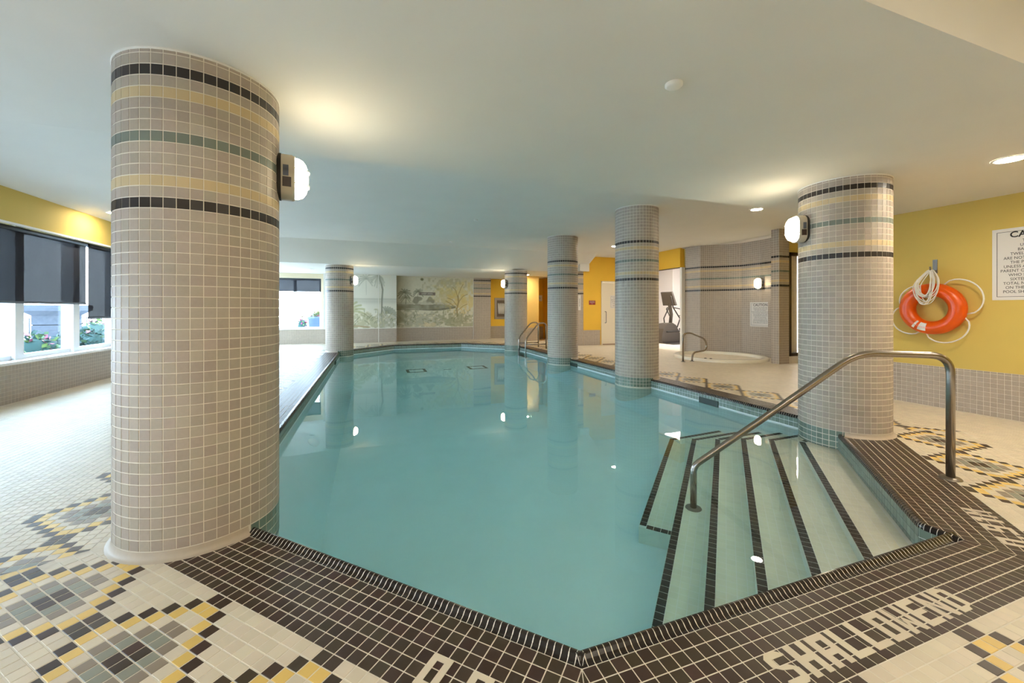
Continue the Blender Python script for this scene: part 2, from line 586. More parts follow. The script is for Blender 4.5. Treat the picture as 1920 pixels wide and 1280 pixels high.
def letters(word, o_, d_, n_, i_start, pitch, wid, top=3.05, bot=5.38, sgn=1, at=None):
    for k, ch in enumerate(word):
        if ch == ' ':
            continue
        if at: k = at[k] / pitch
        b = MB()
        for poly in GLY[ch]:
            pts = []
            for x, y in poly:
                i = i_start + sgn * (k * pitch + x * wid)
                j = bot + (top - bot) * y
                pts.append((o_[0] + T * (d_[0] * i + n_[0] * j), o_[1] + T * (d_[1] * i + n_[1] * j)))
            if area(pts) < 0:
                pts = pts[::-1]
            b.prism(pts, -0.003, 0.0012, M_CREAM)
        b.build('inlaid_letter', floor)
letters('SHALLOWEND', G1, (1, 0), n2, 11.4, 2.0, 1.66)
letters('0.91M', G1, (-S2_, S2_), n1, 9.05, 1.72, 1.5, sgn=-1, at=(0, 1.48, 3.0, 4.9, 6.6))
letters('0.91M', K2, DA, n3, 0.8, 1.72, 1.5, at=(0, 1.48, 2.9, 4.75, 6.55))

# ------------------------------------------------------------------ pool coping
cope_prof = [(0.000, 0.000), (0.010, 0.0015), (0.020, 0.007), (0.030, 0.0165), (0.038, 0.0205), (0.046, 0.0185), (0.053, 0.011), (0.057, 0.000), (0.057, -0.012), (0.053, -0.016)]
def cope_mesh(length, m, ins=0.0011):
    b = MB()
    P = len(cope_prof)
    vs_ = []
    for xx, dz in ((-length / 2, -0.0008), (-length / 2 + ins, 0), (length / 2 - ins, 0), (length / 2, -0.0008)):
        for y, z in cope_prof:
            vs_.append((xx, y, z + dz))
    fs = []
    for k in range(3):
        for j in range(P - 1):
            fs.append((k * P + j, (k + 1) * P + j, (k + 1) * P + j + 1, k * P + j + 1))
    b.add(vs_, fs, m, smooth=False)
    return b
coping = MB()
def cope_line(b, p, q):
    """grout bed under a run of coping"""
    dx, dy = q[0] - p[0], q[1] - p[1]; L = math.hypot(dx, dy); dx /= L; dy /= L
    nx, ny = -dy, dx
    vs_ = []
    for e in (p, q):
        for y, z in [(-0.006, -0.05), (-0.003, 0.001)] + cope_prof:
            vs_.append((e[0] + nx * (y - 0.001), e[1] + ny * (y - 0.001), z - 0.0013))
    P = len(cope_prof) + 2
    b.add(vs_, [(j, P + j, P + j + 1, j + 1) for j in range(P - 1)], M_COPEG, smooth=True)
runs = []
GP = GROUTP
for i in range(len(GP)):
    runs.append((GP[i], GP[(i + 1) % len(GP)]))
cands = []
for (p, q) in runs:
    cope_line(coping, p, q)
# the outward corner beside the stairs turns in a small fan
for k in range(3):
    a0 = math.pi + k * (math.pi - (ALPHA + math.pi / 2)) / -3.0
    a1 = math.pi + (k + 1) * (math.pi - (ALPHA + math.pi / 2)) / -3.0
    coping.lathe([(max(r_, .0005), z_) for r_, z_ in cope_prof], M_COPE, n=2, c=(GP[2][0], GP[2][1], 0.0), a0=min(a0, a1) + .03, a1=max(a0, a1) - .03)
coping.lathe([(max(r_ - .001, .0004), z_ - .0014) for r_, z_ in cope_prof], M_COPEG, n=6, c=(GP[2][0], GP[2][1], 0.0), a0=ALPHA + math.pi / 2, a1=math.pi)
cope_root = coping.build('pool_coping')
tag(cope_root, 'dark brown rounded edge tiles capping the rim of the pool', 'pool edge', kind='structure')
pm = cope_mesh(T / 2 - 0.0024, M_COPE).mesh('edge_tile')
pj = MB()
pb_proto = cope_mesh(T / 2 - 0.0024, M_COPE)
for (p, q) in runs:
    dx, dy = q[0] - p[0], q[1] - p[1]; L = math.hypot(dx, dy); dx /= L; dy /= L
    n = int(L / (T / 2))
    for k in range(n):
        s = (k + 0.5) * L / n
        c = (p[0] + dx * s, p[1] + dy * s)
        e = 0.06 if 0.03 < s < L - 0.03 else 0
        inner = (c[0] - dy * 0.04, c[1] + dx * 0.04)
        if near_col(inner, RCOL - 0.005):
            continue
        pr = project((c[0], c[1], 0))
        if pr is None or pr[0] < -600 or pr[0] > 2500:
            continue
        mx = Matrix.Translation((c[0], c[1], 0)) @ Matrix.Rotation(math.atan2(dy, dx), 4, 'Z')
        cands.append(((1 if -30 < pr[0] < 1950 else .1) / pr[2], mx))
cands.sort(key=lambda c: -c[0])
for k, (a, mx) in enumerate(cands):
    if k < 300:
        o = bpy.data.objects.new('edge_tile', pm); C.objects.link(o); o.parent = cope_root; o.matrix_local = mx
    else:
        pj.add([mx @ Vector(v) for v in pb_proto.v], pb_proto.f, M_COPE, random.random())
stuff(pj.build('edge_tiles', cope_root))

# ------------------------------------------------------------------ pool basin, stairs, water
def zfloor(v): return -1.03 - 0.075 * max(0.0, v - 1.23)
basin = MB()
NW = len(WALLP)
BASE8 = [(0.6825, 1.2307), (2.78, 1.2307), (4.45, 2.794), (4.45, 12.22), (2.928, 13.697), (0.682, 13.697), (-0.85, 12.22), (-0.85, 2.763)]
def offset_poly(P, d):
    out = []
    n = len(P)
    for i in range(n):
        a, b, c = P[i - 1], P[i], P[(i + 1) % n]
        d1 = Vector((b[0] - a[0], b[1] - a[1])).normalized(); d2 = Vector((c[0] - b[0], c[1] - b[1])).normalized()
        n1_ = Vector((-d1.y, d1.x)); n2_ = Vector((-d2.y, d2.x))
        bi = (n1_ + n2_).normalized()
        k = d / max(0.2, bi.dot(n1_))
        out.append((b[0] + bi.x * k, b[1] + bi.y * k))
    return out
for i in range(NW):
    a, b_ = WALLP[i], WALLP[(i + 1) % NW]
    basin.quad((a[0], a[1], 0.0), (b_[0], b_[1], 0.0), (b_[0], b_[1], -2.3), (a[0], a[1], -2.3), M_PLASTER)
IN = offset_poly(BASE8, 0.48)
for i in range(8):
    a, b_ = BASE8[i], BASE8[(i + 1) % 8]
    c, d_ = IN[(i + 1) % 8], IN[i]
    basin.quad((a[0], a[1], zfloor(a[1]) + 0.8), (b_[0], b_[1], zfloor(b_[1]) + 0.8), (c[0], c[1], zfloor(c[1])), (d_[0], d_[1], zfloor(d_[1])), M_PLASTER)
basin.add([(x, y, zfloor(y)) for x, y in IN], [tuple(range(8))], M_PLASTER)
pool = basin.build('pool_basin')
tag(pool, 'pale plaster pool basin with teal tile band at the waterline', 'pool', kind='structure')

# teal waterline tiles on the pool walls
tt = []
tj = MB()
for i in range(NW):
    a, b_ = WALLP[i], WALLP[(i + 1) % NW]
    dx, dy = b_[0] - a[0], b_[1] - a[1]; L = math.hypot(dx, dy); dx /= L; dy /= L
    n = max(1, int(round(L / T)))
    pit = L / n
    nin = (-dy, dx)
    for k in range(n):
        cx_, cy_ = a[0] + dx * (k + .5) * pit, a[1] + dy * (k + .5) * pit
        if near_col((cx_, cy_), RCOL - 0.03):
            continue
        rot = Matrix(((-dx, 0, nin[0], cx_), (-dy, 0, nin[1], cy_), (0, 1, 0, 0), (0, 0, 0, 1)))
        for r_ in range(4 if i in (0, 1, 2, 8) else 2):
            zc = -0.007 - (r_ + .5) * T
            mx = rot.copy(); mx[2][3] = zc
            pr = project((cx_, cy_, zc))
            if pr is None: continue
            facing = (cx_ * nin[0] + cy_ * nin[1]) < 0
            tt.append((1 / pr[2] if facing and -5 < pr[0] < 1925 else 0, mx, pit - G))
tt.sort(key=lambda c: -c[0])
for k, (a, mx, wd) in enumerate(tt):
    if a > 0.19 and k < 300:
        place_tile(pool, M_TEAL, mx)
    else:
        join_tile(tj, mx, M_TEAL, w=wd, d=0.002)
stuff(tj.build('waterline_tiles', pool))
# white film line right at the water level on the walls
# stairs
RIS = 0.15
steps = [('f', 0.656, 2.85), ('e', 0.402, 3.08), ('d', 0.150, 3.30), ('c', -0.10, 3.50), ('b', -0.345, 3.70), ('a', -0.592, 3.92)]
stairs = empty('pool_stairs', (3.4, 2.4, -1.05))
tag(stairs, 'submerged corner stairs with dark tile nosings leading into the pool', 'stairs', kind='thing')
so = Vector((3.4, 2.4, -1.05))
nose_n = 0
for k, (nm, s0, vend) in enumerate(steps):
    z = -0.155 - k * RIS
    poly = [(0, 0), (6, 0), (6, 6), (0, 6)]
    poly = clip(poly, 0, -1, -1.2317)
    poly = clip(poly, 1, 0, 4.449)
    poly = clip(poly, NA[0], NA[1], rw - 0.001)
    poly = clip(poly, -NA[0], -NA[1], -s0)
    poly = clip(poly, 0, 1, vend)
    if nm == 'a':
        poly = clip(poly, -DA[0], -DA[1], -3.19)
    b = MB()
    b.prism([(x - so.x, y - so.y) for x, y in poly], zfloor(3) - 0.05 - so.z, z - so.z, M_STEPG)
    st = b.build('step', stairs)
    # tread tiles
    tb = MB()
    s1 = steps[k - 1][1] if k else rw
    rows = int((s1 - s0) / T) + 1
    for r_ in range(1, rows + 6):
        for q in range(0, 140):
            ss = s0 + (r_ + .5) * T; tq = 1.0 + q * T
            x = NA[0] * ss + DA[0] * tq; y = NA[1] * ss + DA[1] * tq
            ok = 1.26 < y < vend - 0.075 and x < 4.42 and ss < rw - 0.02
            if k and (ss > s1 + 0.01 and y < steps[k - 1][2]):
                ok = False
            if nm == 'a' and tq < 3.27:
                ok = False
            if not ok: continue
            mx = Matrix.Translation((x - so.x, y - so.y, z - so.z - 0.0005)) @ Matrix.Rotation(ALPHA, 4, 'Z')
            join_tile(tb, mx, M_STEP, d=0.0012, flat=True)
    stuff(tb.build('tread_tiles', st))
    # nosing tiles along the front edge, then along the return
    tq = 0.6
    while tq < 6.0:
        ss = s0 + T / 2
        x = NA[0] * ss + DA[0] * tq; y = NA[1] * ss + DA[1] * tq
        if y > 1.262 and y < vend - 0.02 and x < 4.43 and not (nm == 'a' and tq < 3.19 + 0.03):
            mx = Matrix.Translation((x - so.x, y - so.y, z - so.z)) @ Matrix.Rotation(ALPHA, 4, 'Z')
            place_tile(st, M_BLACK, mx, d=0.003)
            nose_n += 1
        tq += T
    # return
    xs = NA[0] * s0 + DA[0] * ((vend - NA[1] * s0) / DA[1])
    x = xs + 0.06
    while x < 4.42:
        mx = Matrix.Translation((x - so.x, vend - T / 2 - so.y, z - so.z))
        place_tile(st, M_BLACK, mx, d=0.003)
        x += T
    if nm == 'a':
        ss = s0 + 0.08
        while ss < -0.345:
            tq = 3.19 + T / 2
            x = NA[0] * ss + DA[0] * tq; y = NA[1] * ss + DA[1] * tq
            place_tile(st, M_BLACK, Matrix.Translation((x - so.x, y - so.y, z - so.z)) @ Matrix.Rotation(ALPHA, 4, 'Z'), d=0.003)
            ss += T

def water_mat(name, absorb, density, rough=0.0, bump=0.02):
    m = bpy.data.materials.new(name)
    m.use_nodes = True
    t = m.node_tree
    t.nodes.clear()
    out = t.nodes.new('ShaderNodeOutputMaterial')
    b = t.nodes.new('ShaderNodeBsdfPrincipled')
    b.inputs['Base Color'].default_value = (1, 1, 1, 1)
    b.inputs['Roughness'].default_value = rough
    b.inputs['IOR'].default_value = 1.333
    b.inputs['Transmission Weight'].default_value = 1.0
    va = t.nodes.new('ShaderNodeVolumeAbsorption')
    va.inputs['Color'].default_value = absorb + (1,)
    va.inputs['Density'].default_value = density
    g = t.nodes.new('ShaderNodeNewGeometry')
    nz = t.nodes.new('ShaderNodeTexNoise'); nz.inputs['Scale'].default_value = 1.6; nz.inputs['Detail'].default_value = 1
    bp = t.nodes.new('ShaderNodeBump'); bp.inputs['Strength'].default_value = bump; bp.inputs['Distance'].default_value = 0.05
    t.links.new(g.outputs['Position'], nz.inputs['Vector'])
    t.links.new(nz.outputs['Fac'], bp.inputs['Height'])
    t.links.new(bp.outputs[0], b.inputs['Normal'])
    t.links.new(b.outputs[0], out.inputs['Surface'])
    t.links.new(va.outputs[0], out.inputs['Volume'])
    return m
M_WATER = water_mat('pool_water', (0.10, 0.93, 0.99), 0.25, bump=0.03)
wb = MB()
wp = [(x, y) for x, y in offset_poly(WALLP, -0.012)]
pl = [[Vector((x, y, 0)) for x, y in wp]]
tris = tessellate_polygon(pl)
vs_ = [(x, y, ZW) for x, y in wp] + [(x, y, -2.35) for x, y in wp]
fs = []
for t_ in tris:
    a, b_, c = [wp[i] for i in t_]
    nz = (b_[0] - a[0]) * (c[1] - a[1]) - (b_[1] - a[1]) * (c[0] - a[0])
    tt_ = tuple(t_) if nz > 0 else tuple(reversed(t_))
    fs.append(tt_)
    fs.append(tuple(reversed([i + NW for i in tt_])))
for i in range(NW):
    j = (i + 1) % NW
    fs.append((i, NW + i, NW + j, j))
wb.add(vs_, fs, M_WATER)
water = wb.build('water')
tag(water, 'still teal water filling the swimming pool', 'water', kind='stuff')

# ------------------------------------------------------------------ columns
COLDESC = {
 'A': 'large beige mosaic column in front, its base standing on the dark deck border',
 'F': 'beige mosaic column between the stair handrail and the orange life ring',
 'E': 'slender looking mosaic column standing in the pool beside the hot tub rail',
 'D': 'mosaic column just behind the hot tub side column, next to the pool ladder',
 'C': 'distant mosaic column with a lit wall lamp beside the hose cabinet',
 'B': 'distant mosaic column with a lit lamp, standing before the palm mural',
}
def row_mat(r_):
    if r_ in (31, 43): return M_BLACK
    if r_ in (33, 41): return M_YELC
    if r_ == 37: return M_TEALC
    if r_ < 0: return M_TEAL
    return M_BEIGE
def build_column(key, ztop, zbot, sep):
    cx_, cy_ = COLS[key]
    root = empty('mosaic_column', (cx_, cy_, 0))
    tag(root, COLDESC[key], 'column', 'mosaic columns around the pool', kind='thing')
    b = MB()
    b.lathe([(RCOL - 0.0009, zbot), (RCOL - 0.0009, ztop)], M_GROUT, n=176)
    b.build('shaft', root)
    cb = MB()
    cb.lathe([(RCOL - 0.004, ztop - 0.012), (RCOL + 0.004, ztop - 0.009), (RCOL + 0.004, ztop)], M_WHITE, n=66)
    cb.build('ceiling_bead', root)
    # cove at the foot, only where the foot stands on the deck
    a_in = [k for k in range(88) if not inside((cx_ + (RCOL + 0.03) * math.cos(2 * math.pi * (k + .5) / 88), cy_ + (RCOL + 0.03) * math.sin(2 * math.pi * (k + .5) / 88)), GROUTP)]
    fbm = MB()
    prof = [(RCOL + 0.030, -0.001), (RCOL + 0.017, 0.003), (RCOL + 0.008, 0.011), (RCOL + 0.003, 0.026), (RCOL + 0.0005, 0.83 * T - 0.002)]
    for k in a_in:
        fbm.lathe(prof, M_COVE, n=1, a0=2 * math.pi * k / 88, a1=2 * math.pi * (k + 1) / 88)
    fbm.build('foot_cove', root)
    face = math.atan2(-cy_, -cx_)
    d = math.hypot(cx_, cy_)
    cnd = []
    jb_ = MB()
    nrow = int((ztop / T) - 0.83) + 1
    for k in range(44):
        a = face + (k + .5) * 2 * math.pi / 44
        ca, sa = math.cos(a), math.sin(a)
        rel = math.atan2(math.sin(a - face), math.cos(a - face))
        vis = abs(rel) < math.acos(RCOL / d) - 0.02
        for r_ in range(-4 if key in 'AF' else -3, nrow):
            z0 = (0.83 + r_) * T; z1 = z0 + T
            if z1 > ztop: z1 = ztop
            hh = z1 - z0 - G
            if hh < 0.008: continue
            if r_ < 0 and not inside((cx_ + (RCOL + .07) * ca, cy_ + (RCOL + .07) * sa), GROUTP): continue
            zc = (z0 + z1) / 2
            rr = RCOL - 0.0035
            mx = Matrix(((-sa, 0, ca, rr * ca), (ca, 0, sa, rr * sa), (0, 1, 0, zc), (0, 0, 0, 1)))
            full = hh > T - G - 1e-4
            if not vis and d > 8: continue
            if sep and vis and full and r_ >= 0:
                cor = [mx @ Vector((x, y, 0.004)) + Vector((cx_, cy_, 0)) for x, y in ((-.024, -.024), (.024, -.024), (.024, .024), (-.024, .024))]
                cnd.append((px_area(cor), mx, row_mat(r_)))
            else:
                join_tile(jb_, mx, row_mat(r_), h=hh, flat=not vis)
    cnd.sort(key=lambda c: -c[0])
    for k, (a, mx, m) in enumerate(cnd):
        if k < 300:
            place_tile(root, m, mx)
        else:
            join_tile(jb_, mx, m)
    stuff(jb_.build('column_tiles', root))
    return root
build_column('A', HLOW, -1.7, True)
build_column('F', HLOW, -1.2, True)
build_column('E', HHIGH, -1.6, False)
build_column('D', HHIGH, -1.9, False)
build_column('C', HLOW, -2.1, False)
build_column('B', HLOW, -2.1, False)

# ------------------------------------------------------------------ ceiling
cb = MB()
def ceil_quad(u0, u1, v0, v1, z):
    cb.quad((u0, v0, z), (u0, v1, z), (u1, v1, z), (u1, v0, z), M_CEIL)
VA, VB = 1.05, 3.61
cb.box(-5.2, 10.4, VA, VB, HLOW, HHIGH + 0.25, M_CEIL)
ceil_quad(-5.2, 10.4, -3.8, VA, HHIGH)
cb.quad((-2.0, VB, HHIGH), (-2.0, 16.6, HHIGH), (10.4, 16.6, HHIGH), (10.4, VB, HHIGH), M_CEIL)
cb.quad((-5.2, VB, 2.66), (-5.2, 16.6, 2.66), (-2.0, 16.6, HHIGH), (-2.0, VB, HHIGH), M_CEIL)
# lowered part over the far end with its sloped front
cb.hexa([(-5.2, 12.0, HLOW), (6.75, 12.0, HLOW), (6.75, 16.6, HLOW), (-5.2, 16.6, HLOW), (-5.2, 11.0, HHIGH + .02), (6.75, 11.0, HHIGH + .02), (6.75, 16.6, HHIGH + .02), (-5.2, 16.6, HHIGH + .02)], M_CEIL)
cb.box(6.41, 6.76, 11.55, 12.3, HLOW, HHIGH + .02, M_CEIL)
ceil = cb.build('ceiling')
tag(ceil, kind='structure')

# ------------------------------------------------------------------ walls
def wallseg(b, p, q, z0, z1, side, m, th=0.15):
    """slab from p to q, its face on the line, body on the side away from point side"""
    dx, dy = q[0] - p[0], q[1] - p[1]; L = math.hypot(dx, dy); dx /= L; dy /= L
    n = (-dy, dx)
    if (side[0] - p[0]) * n[0] + (side[1] - p[1]) * n[1] > 0:
        n = (-n[0], -n[1])
    pts = [p, q, (q[0] + n[0] * th, q[1] + n[1] * th), (p[0] + n[0] * th, p[1] + n[1] * th)]
    if area(pts) < 0: pts = pts[::-1]
    b.prism(pts, z0 if z0 > 0.01 else -0.12, z1, m)

def walltiles(parent, p, q, z0, z1, side, colfn, proud=0.006, flat=True, origin=None, name='wall_tiles'):
    """tiles bedded in grout on the wall line p-q, facing point side"""
    if (side[0] - p[0]) * -(q[1] - p[1]) + (side[1] - p[1]) * (q[0] - p[0]) > 0:
        p, q = q, p            # so that the outward face is on the side
    dx, dy = q[0] - p[0], q[1] - p[1]; L = math.hypot(dx, dy); dx /= L; dy /= L
    n = (dy, -dx)
    b = MB()
    o0 = Vector((p[0] + n[0] * proud, p[1] + n[1] * proud, 0)); o1 = Vector((q[0] + n[0] * proud, q[1] + n[1] * proud, 0))
    b.quad((o0.x, o0.y, z0), (o1.x, o1.y, z0), (o1.x, o1.y, z1), (o0.x, o0.y, z1), M_GROUT)
    b.quad((p[0], p[1], z1), (o0.x, o0.y, z1), (o1.x, o1.y, z1), (q[0], q[1], z1), M_GROUT)
    nc = max(1, int(round(L / T))); pw = L / nc
    nr = int((z1 - z0) / T + 0.999)
    for k in range(nc):
        for r_ in range(nr):
            za = z0 + r_ * T; zb = min(za + T, z1)
            if zb - za < 0.012: continue
            c = o0 + Vector((dx, dy, 0)) * ((k + .5) * pw)
            mx = Matrix(((dx, 0, n[0], c.x), (dy, 0, n[1], c.y), (0, 1, 0, (za + zb) / 2), (0, 0, 0, 1)))
            join_tile(b, mx, colfn(r_), w=pw - G, h=zb - za - G, d=0.003, flat=flat)
    o = b.build(name, parent)
    return stuff(o)
plain = lambda r_: M_BEIGE2
ROOMC = (2, 6)

def simple_wall(name, segs, side, tiles=True, z1=HHIGH, m=None, flat=True, label=None):
    b = MB()
    for p, q in segs:
        wallseg(b, p, q, 0, z1, side, m or M_YWALL)
    o = b.build(name)
    tag(o, label, None, kind='structure')
    if tiles:
        for p, q in segs:
            walltiles(o, p, q, 0, 0.5, side, plain, flat=flat)
    return o
simple_wall('wall_right', [((6.55, -3.6), (6.55, 4.4))], ROOMC, flat=False)
simple_wall('wall_recess', [((6.55, 4.4), (9.8, 4.4)), ((9.8, 4.4), (9.8, 6.3))], (8, 5.5))
simple_wall('wall_front', [((-4.35, -3.6), (6.55, -3.6))], ROOMC)
# wall with the door, and the panel beside the gym opening
b = MB()
wallseg(b, (6.62, 11.7), (7.30, 11.7), 0, HHIGH, ROOMC, M_YFAR)
wallseg(b, (7.30, 11.7), (8.16, 11.7), 2.15, HHIGH, ROOMC, M_YFAR)
wallseg(b, (8.16, 11.7), (8.35, 11.7), 0, HHIGH, ROOMC, M_YFAR)
wdoor = tag(b.build('wall_door_side'), kind='structure')
walltiles(wdoor, (6.62, 11.7), (7.26, 11.7), 0, 0.5, ROOMC, plain)
b = MB()
wallseg(b, (8.35, 11.2), (8.35, 11.85), 0, HHIGH, ROOMC, M_YFAR)
wallseg(b, (8.35, 9.2), (8.35, 11.2), 2.405, HHIGH, ROOMC, M_YFAR)
wallseg(b, (8.50, 8.95), (8.50, 9.3), 2.3, HHIGH, ROOMC, M_YWALL)
wopen = tag(b.build('wall_gym_opening'), kind='structure')
b = MB(); b.box(8.33, 8.37, 9.2, 11.2, 2.38, 2.405, mat('dark_trim', (90, 74, 58), 0.5)); tag(b.build('trim_1'), kind='structure')
b = MB(); b.box(8.345, 8.52, 9.13, 9.2, -.05, 2.40, M_WHITE); tag(b.build('trim_2'), kind='structure')

def banded(r_):
    # rows counted from the floor; same bands as the columns
    if r_ in (32, 44): return M_BLACK
    if r_ in (34, 42): return M_YELC
    if r_ == 38: return M_TEALC
    return M_BEIGE2
def pillar(name, pts, faces, ztop, side, label, mt=M_GROUT):
    b = MB(); b.prism(pts if area(pts) > 0 else pts[::-1], -.1, ztop, mt)
    o = b.build(name)
    tag(o, label, 'pillar', kind='structure')
    for p, q in faces:
        walltiles(o, p, q, 0, ztop, side, banded, proud=0.002)
    return o
# niche round the hot tub
pillar('wall_pier_gym', [(8.47, 9.13), (8.55, 8.66), (8.9, 8.66), (8.9, 9.13)], [((8.47, 9.13), (8.55, 8.66))], HHIGH, (7, 8.5), None)
b = MB()
NOOK = [(8.55, 8.66), (8.80, 8.47), (9.05, 8.22), (9.25, 7.95), (9.27, 7.4), (9.2, 6.9), (8.95, 6.45)]
for i in range(len(NOOK) - 1):
    wallseg(b, NOOK[i], NOOK[i + 1], 0, HHIGH, (8, 7.5), M_GROUT)
nook = tag(b.build('wall_niche'), kind='structure')
for i in range(len(NOOK) - 1):
    walltiles(nook, NOOK[i], NOOK[i + 1], 0, HHIGH, (8, 7.5), banded, proud=0.002)
pillar('wall_pier_window', [(8.375, 6.27), (8.68, 6.27), (8.95, 6.45), (8.375, 6.45)], [((8.375, 6.27), (8.68, 6.27)), ((8.375, 6.45), (8.375, 6.27))], HHIGH, (7.5, 6.0), None)
# wall with the interior window to the gym
b = MB()
wallseg(b, (8.68, 6.3), (9.8, 6.3), 0, 0.16, (8, 5), M_GROUT)
wallseg(b, (8.68, 6.3), (9.8, 6.3), 2.46, HHIGH, (8, 5), M_YWALL)
wallseg(b, (9.6, 6.3), (9.8, 6.3), 0.16, 2.46, (8, 5), M_YWALL)
tag(b.build('wall_gym_window'), kind='structure')
M_DKFR = mat('dark_bronze_frame', (70, 58, 46), 0.4, metal=0.3)
b = MB()
for x0, x1, z0, z1 in ((8.69, 8.76, .16, 2.46), (9.53, 9.6, .16, 2.46), (8.69, 9.6, .16, .23), (8.69, 9.6, 2.39, 2.46)):
    b.box(x0, x1, 6.27, 6.35, z0, z1, M_DKFR)
win3 = tag(b.build('window_3'), kind='structure')

# far end
pillar('wall_pier_corner', [(6.41, 11.7), (6.62, 11.7), (6.62, 12.0), (6.41, 12.0)], [((6.41, 11.7), (6.62, 11.7)), ((6.41, 12.0), (6.41, 11.7))], HLOW, (5, 8), None)
b = MB(); wallseg(b, (6.62, 11.85), (6.62, 15.1), 0, HHIGH, ROOMC, M_YFAR)
wallseg(b, (6.0, 15.0), (6.77, 15.0), 0, HHIGH, ROOMC, M_YFAR)
wr = tag(b.build('wall_back_right'), kind='structure')
walltiles(wr, (6.0, 15.0), (6.62, 15.0), 0, 0.5, ROOMC, plain)
b = MB(); b.box(5.45, 6.0, 14.0, 16.0, 0, HHIGH, mat('pale_yellow_paint', (226, 190, 110), 0.75, noise=0.02, nscale=2))
wp_ = tag(b.build('wall_pier_yellow'), kind='structure')
walltiles(wp_, (5.45, 14.0), (6.0, 14.0), 0, 0.5, ROOMC, plain)
b = MB(); wallseg(b, (4.53, 15.8), (5.45, 15.8), 0, HHIGH, ROOMC, M_YFAR)
wr2 = tag(b.build('wall_hose_recess'), kind='structure')
walltiles(wr2, (4.53, 15.8), (5.45, 15.8), 0, 0.5, ROOMC, plain)
pillar('wall_pier_mural', [(3.82, 15.5), (4.53, 15.5), (4.53, 15.95), (3.82, 15.95)], [((3.82, 15.5), (4.53, 15.5)), ((4.53, 15.5), (4.53, 15.8))], HLOW, (4.6, 12), None)

# mural walls
b = MB(); wallseg(b, (0.85, 15.55), (3.82, 15.55), 0, HHIGH, ROOMC, M_CEIL)
wm = tag(b.build('wall_back'), kind='structure')
walltiles(wm, (0.85, 15.55), (3.82, 15.55), 0, 0.5, ROOMC, plain)
b = MB(); b.box(-1.6, 0.85, 15.27, 15.7, 0, HHIGH, M_CEIL)
wm1 = tag(b.build('wall_back_panel'), kind='structure')
walltiles(wm1, (-1.6, 15.27), (0.85, 15.27), 0, 0.5, ROOMC, plain)
b = MB(); b.box(0.212, 0.232, 15.258, 15.272, 0.0, HLOW, M_WHITE); tag(b.build('trim_3'), kind='structure')
b = MB(); b.box(-1.6, 3.82, 15.25, 15.262, 0.5, 0.515, M_WHITE) if False else b.box(0.85, 3.82, 15.535, 15.552, 0.5, 0.513, M_WHITE); tag(b.build('trim_4'), kind='structure')
b = MB(); b.box(-1.6, 0.85, 15.255, 15.272, 0.5, 0.513, M_WHITE); tag(b.build('trim_5'), kind='structure')

# ---- painted mural: colours laid on a fine mesh
def vnoise(h, w_, cells, seed):
    r = np.random.default_rng(seed)
    g = r.random((cells + 2, int(cells * w_ / h) + 3))
    y = np.linspace(0, cells, h, endpoint=False); x = np.linspace(0, cells * w_ / h, w_, endpoint=False)
    yi = y.astype(int); xi = x.astype(int)
    fy = (y - yi)[:, None]; fx = (x - xi)[None, :]
    fy = fy * fy * (3 - 2 * fy); fx = fx * fx * (3 - 2 * fx)
    a = g[yi][:, xi]; b_ = g[yi][:, xi + 1]; c = g[yi + 1][:, xi]; d = g[yi + 1][:, xi + 1]
    return (a * (1 - fx) + b_ * fx) * (1 - fy) + (c * (1 - fx) + d * fx) * fy
class Paint:
    def __init__(self, w_, h, asp, base):
        self.w, self.h, self.asp = w_, h, asp
        self.y, self.x = np.mgrid[0:h, 0:w_]
        self.x = self.x / (w_ - 1); self.y = self.y / (h - 1)
        self.c = np.ones((h, w_, 3)) * np.array(base, float)
    def mix(self, a, col):
        a = np.clip(a, 0, 1)[..., None]
        self.c = self.c * (1 - a) + np.array(col, float) * a
    def blob(self, cx_, cy_, rx, ry, col, al, soft=0.35, nz=0.5, cells=14, seed=1):
        d = np.sqrt(((self.x - cx_) / rx) ** 2 + ((self.y - cy_) / ry) ** 2)
        d = d + (vnoise(self.h, self.w, cells, seed) - .5) * nz * 2
        self.mix(al * np.clip((1 - d) / soft, 0, 1), col)
    def line(self, pts, wd, col, al):
        best = np.full(self.x.shape, 9.0)
        X, Y = self.x * self.asp, self.y
        for i in range(len(pts) - 1):
            (x0, y0, *_), (x1, y1, *_) = pts[i], pts[i + 1]
            x0 *= self.asp; x1 *= self.asp
            L2 = (x1 - x0) ** 2 + (y1 - y0) ** 2 + 1e-9
            t_ = np.clip(((X - x0) * (x1 - x0) + (Y - y0) * (y1 - y0)) / L2, 0, 1)
            best = np.minimum(best, np.hypot(X - x0 - t_ * (x1 - x0), Y - y0 - t_ * (y1 - y0)))
        self.mix(al * np.clip((wd - best) / (wd * .6), 0, 1), col)
    def frond(self, x, y, ang, ln, droop, wd, col, al):
        pts = []
        for k in range(7):
            t_ = k / 6
            pts.append((x + math.cos(ang) * ln * t_ / self.asp, y + math.sin(ang) * ln * t_ - droop * t_ * t_))
        self.line(pts, wd, col, al)
    def palm(self, x, y, r, col, al, n=11):
        for k in range(n):
            a = -0.5 + (math.pi + 1.0) * k / (n - 1)
            self.frond(x, y, a, r * (0.8 + 0.3 * random.random()), r * 0.45, r * 0.11, col, al)
OL, GR, DK, YO = (146, 144, 112), (158, 156, 134), (112, 110, 92), (196, 180, 116)
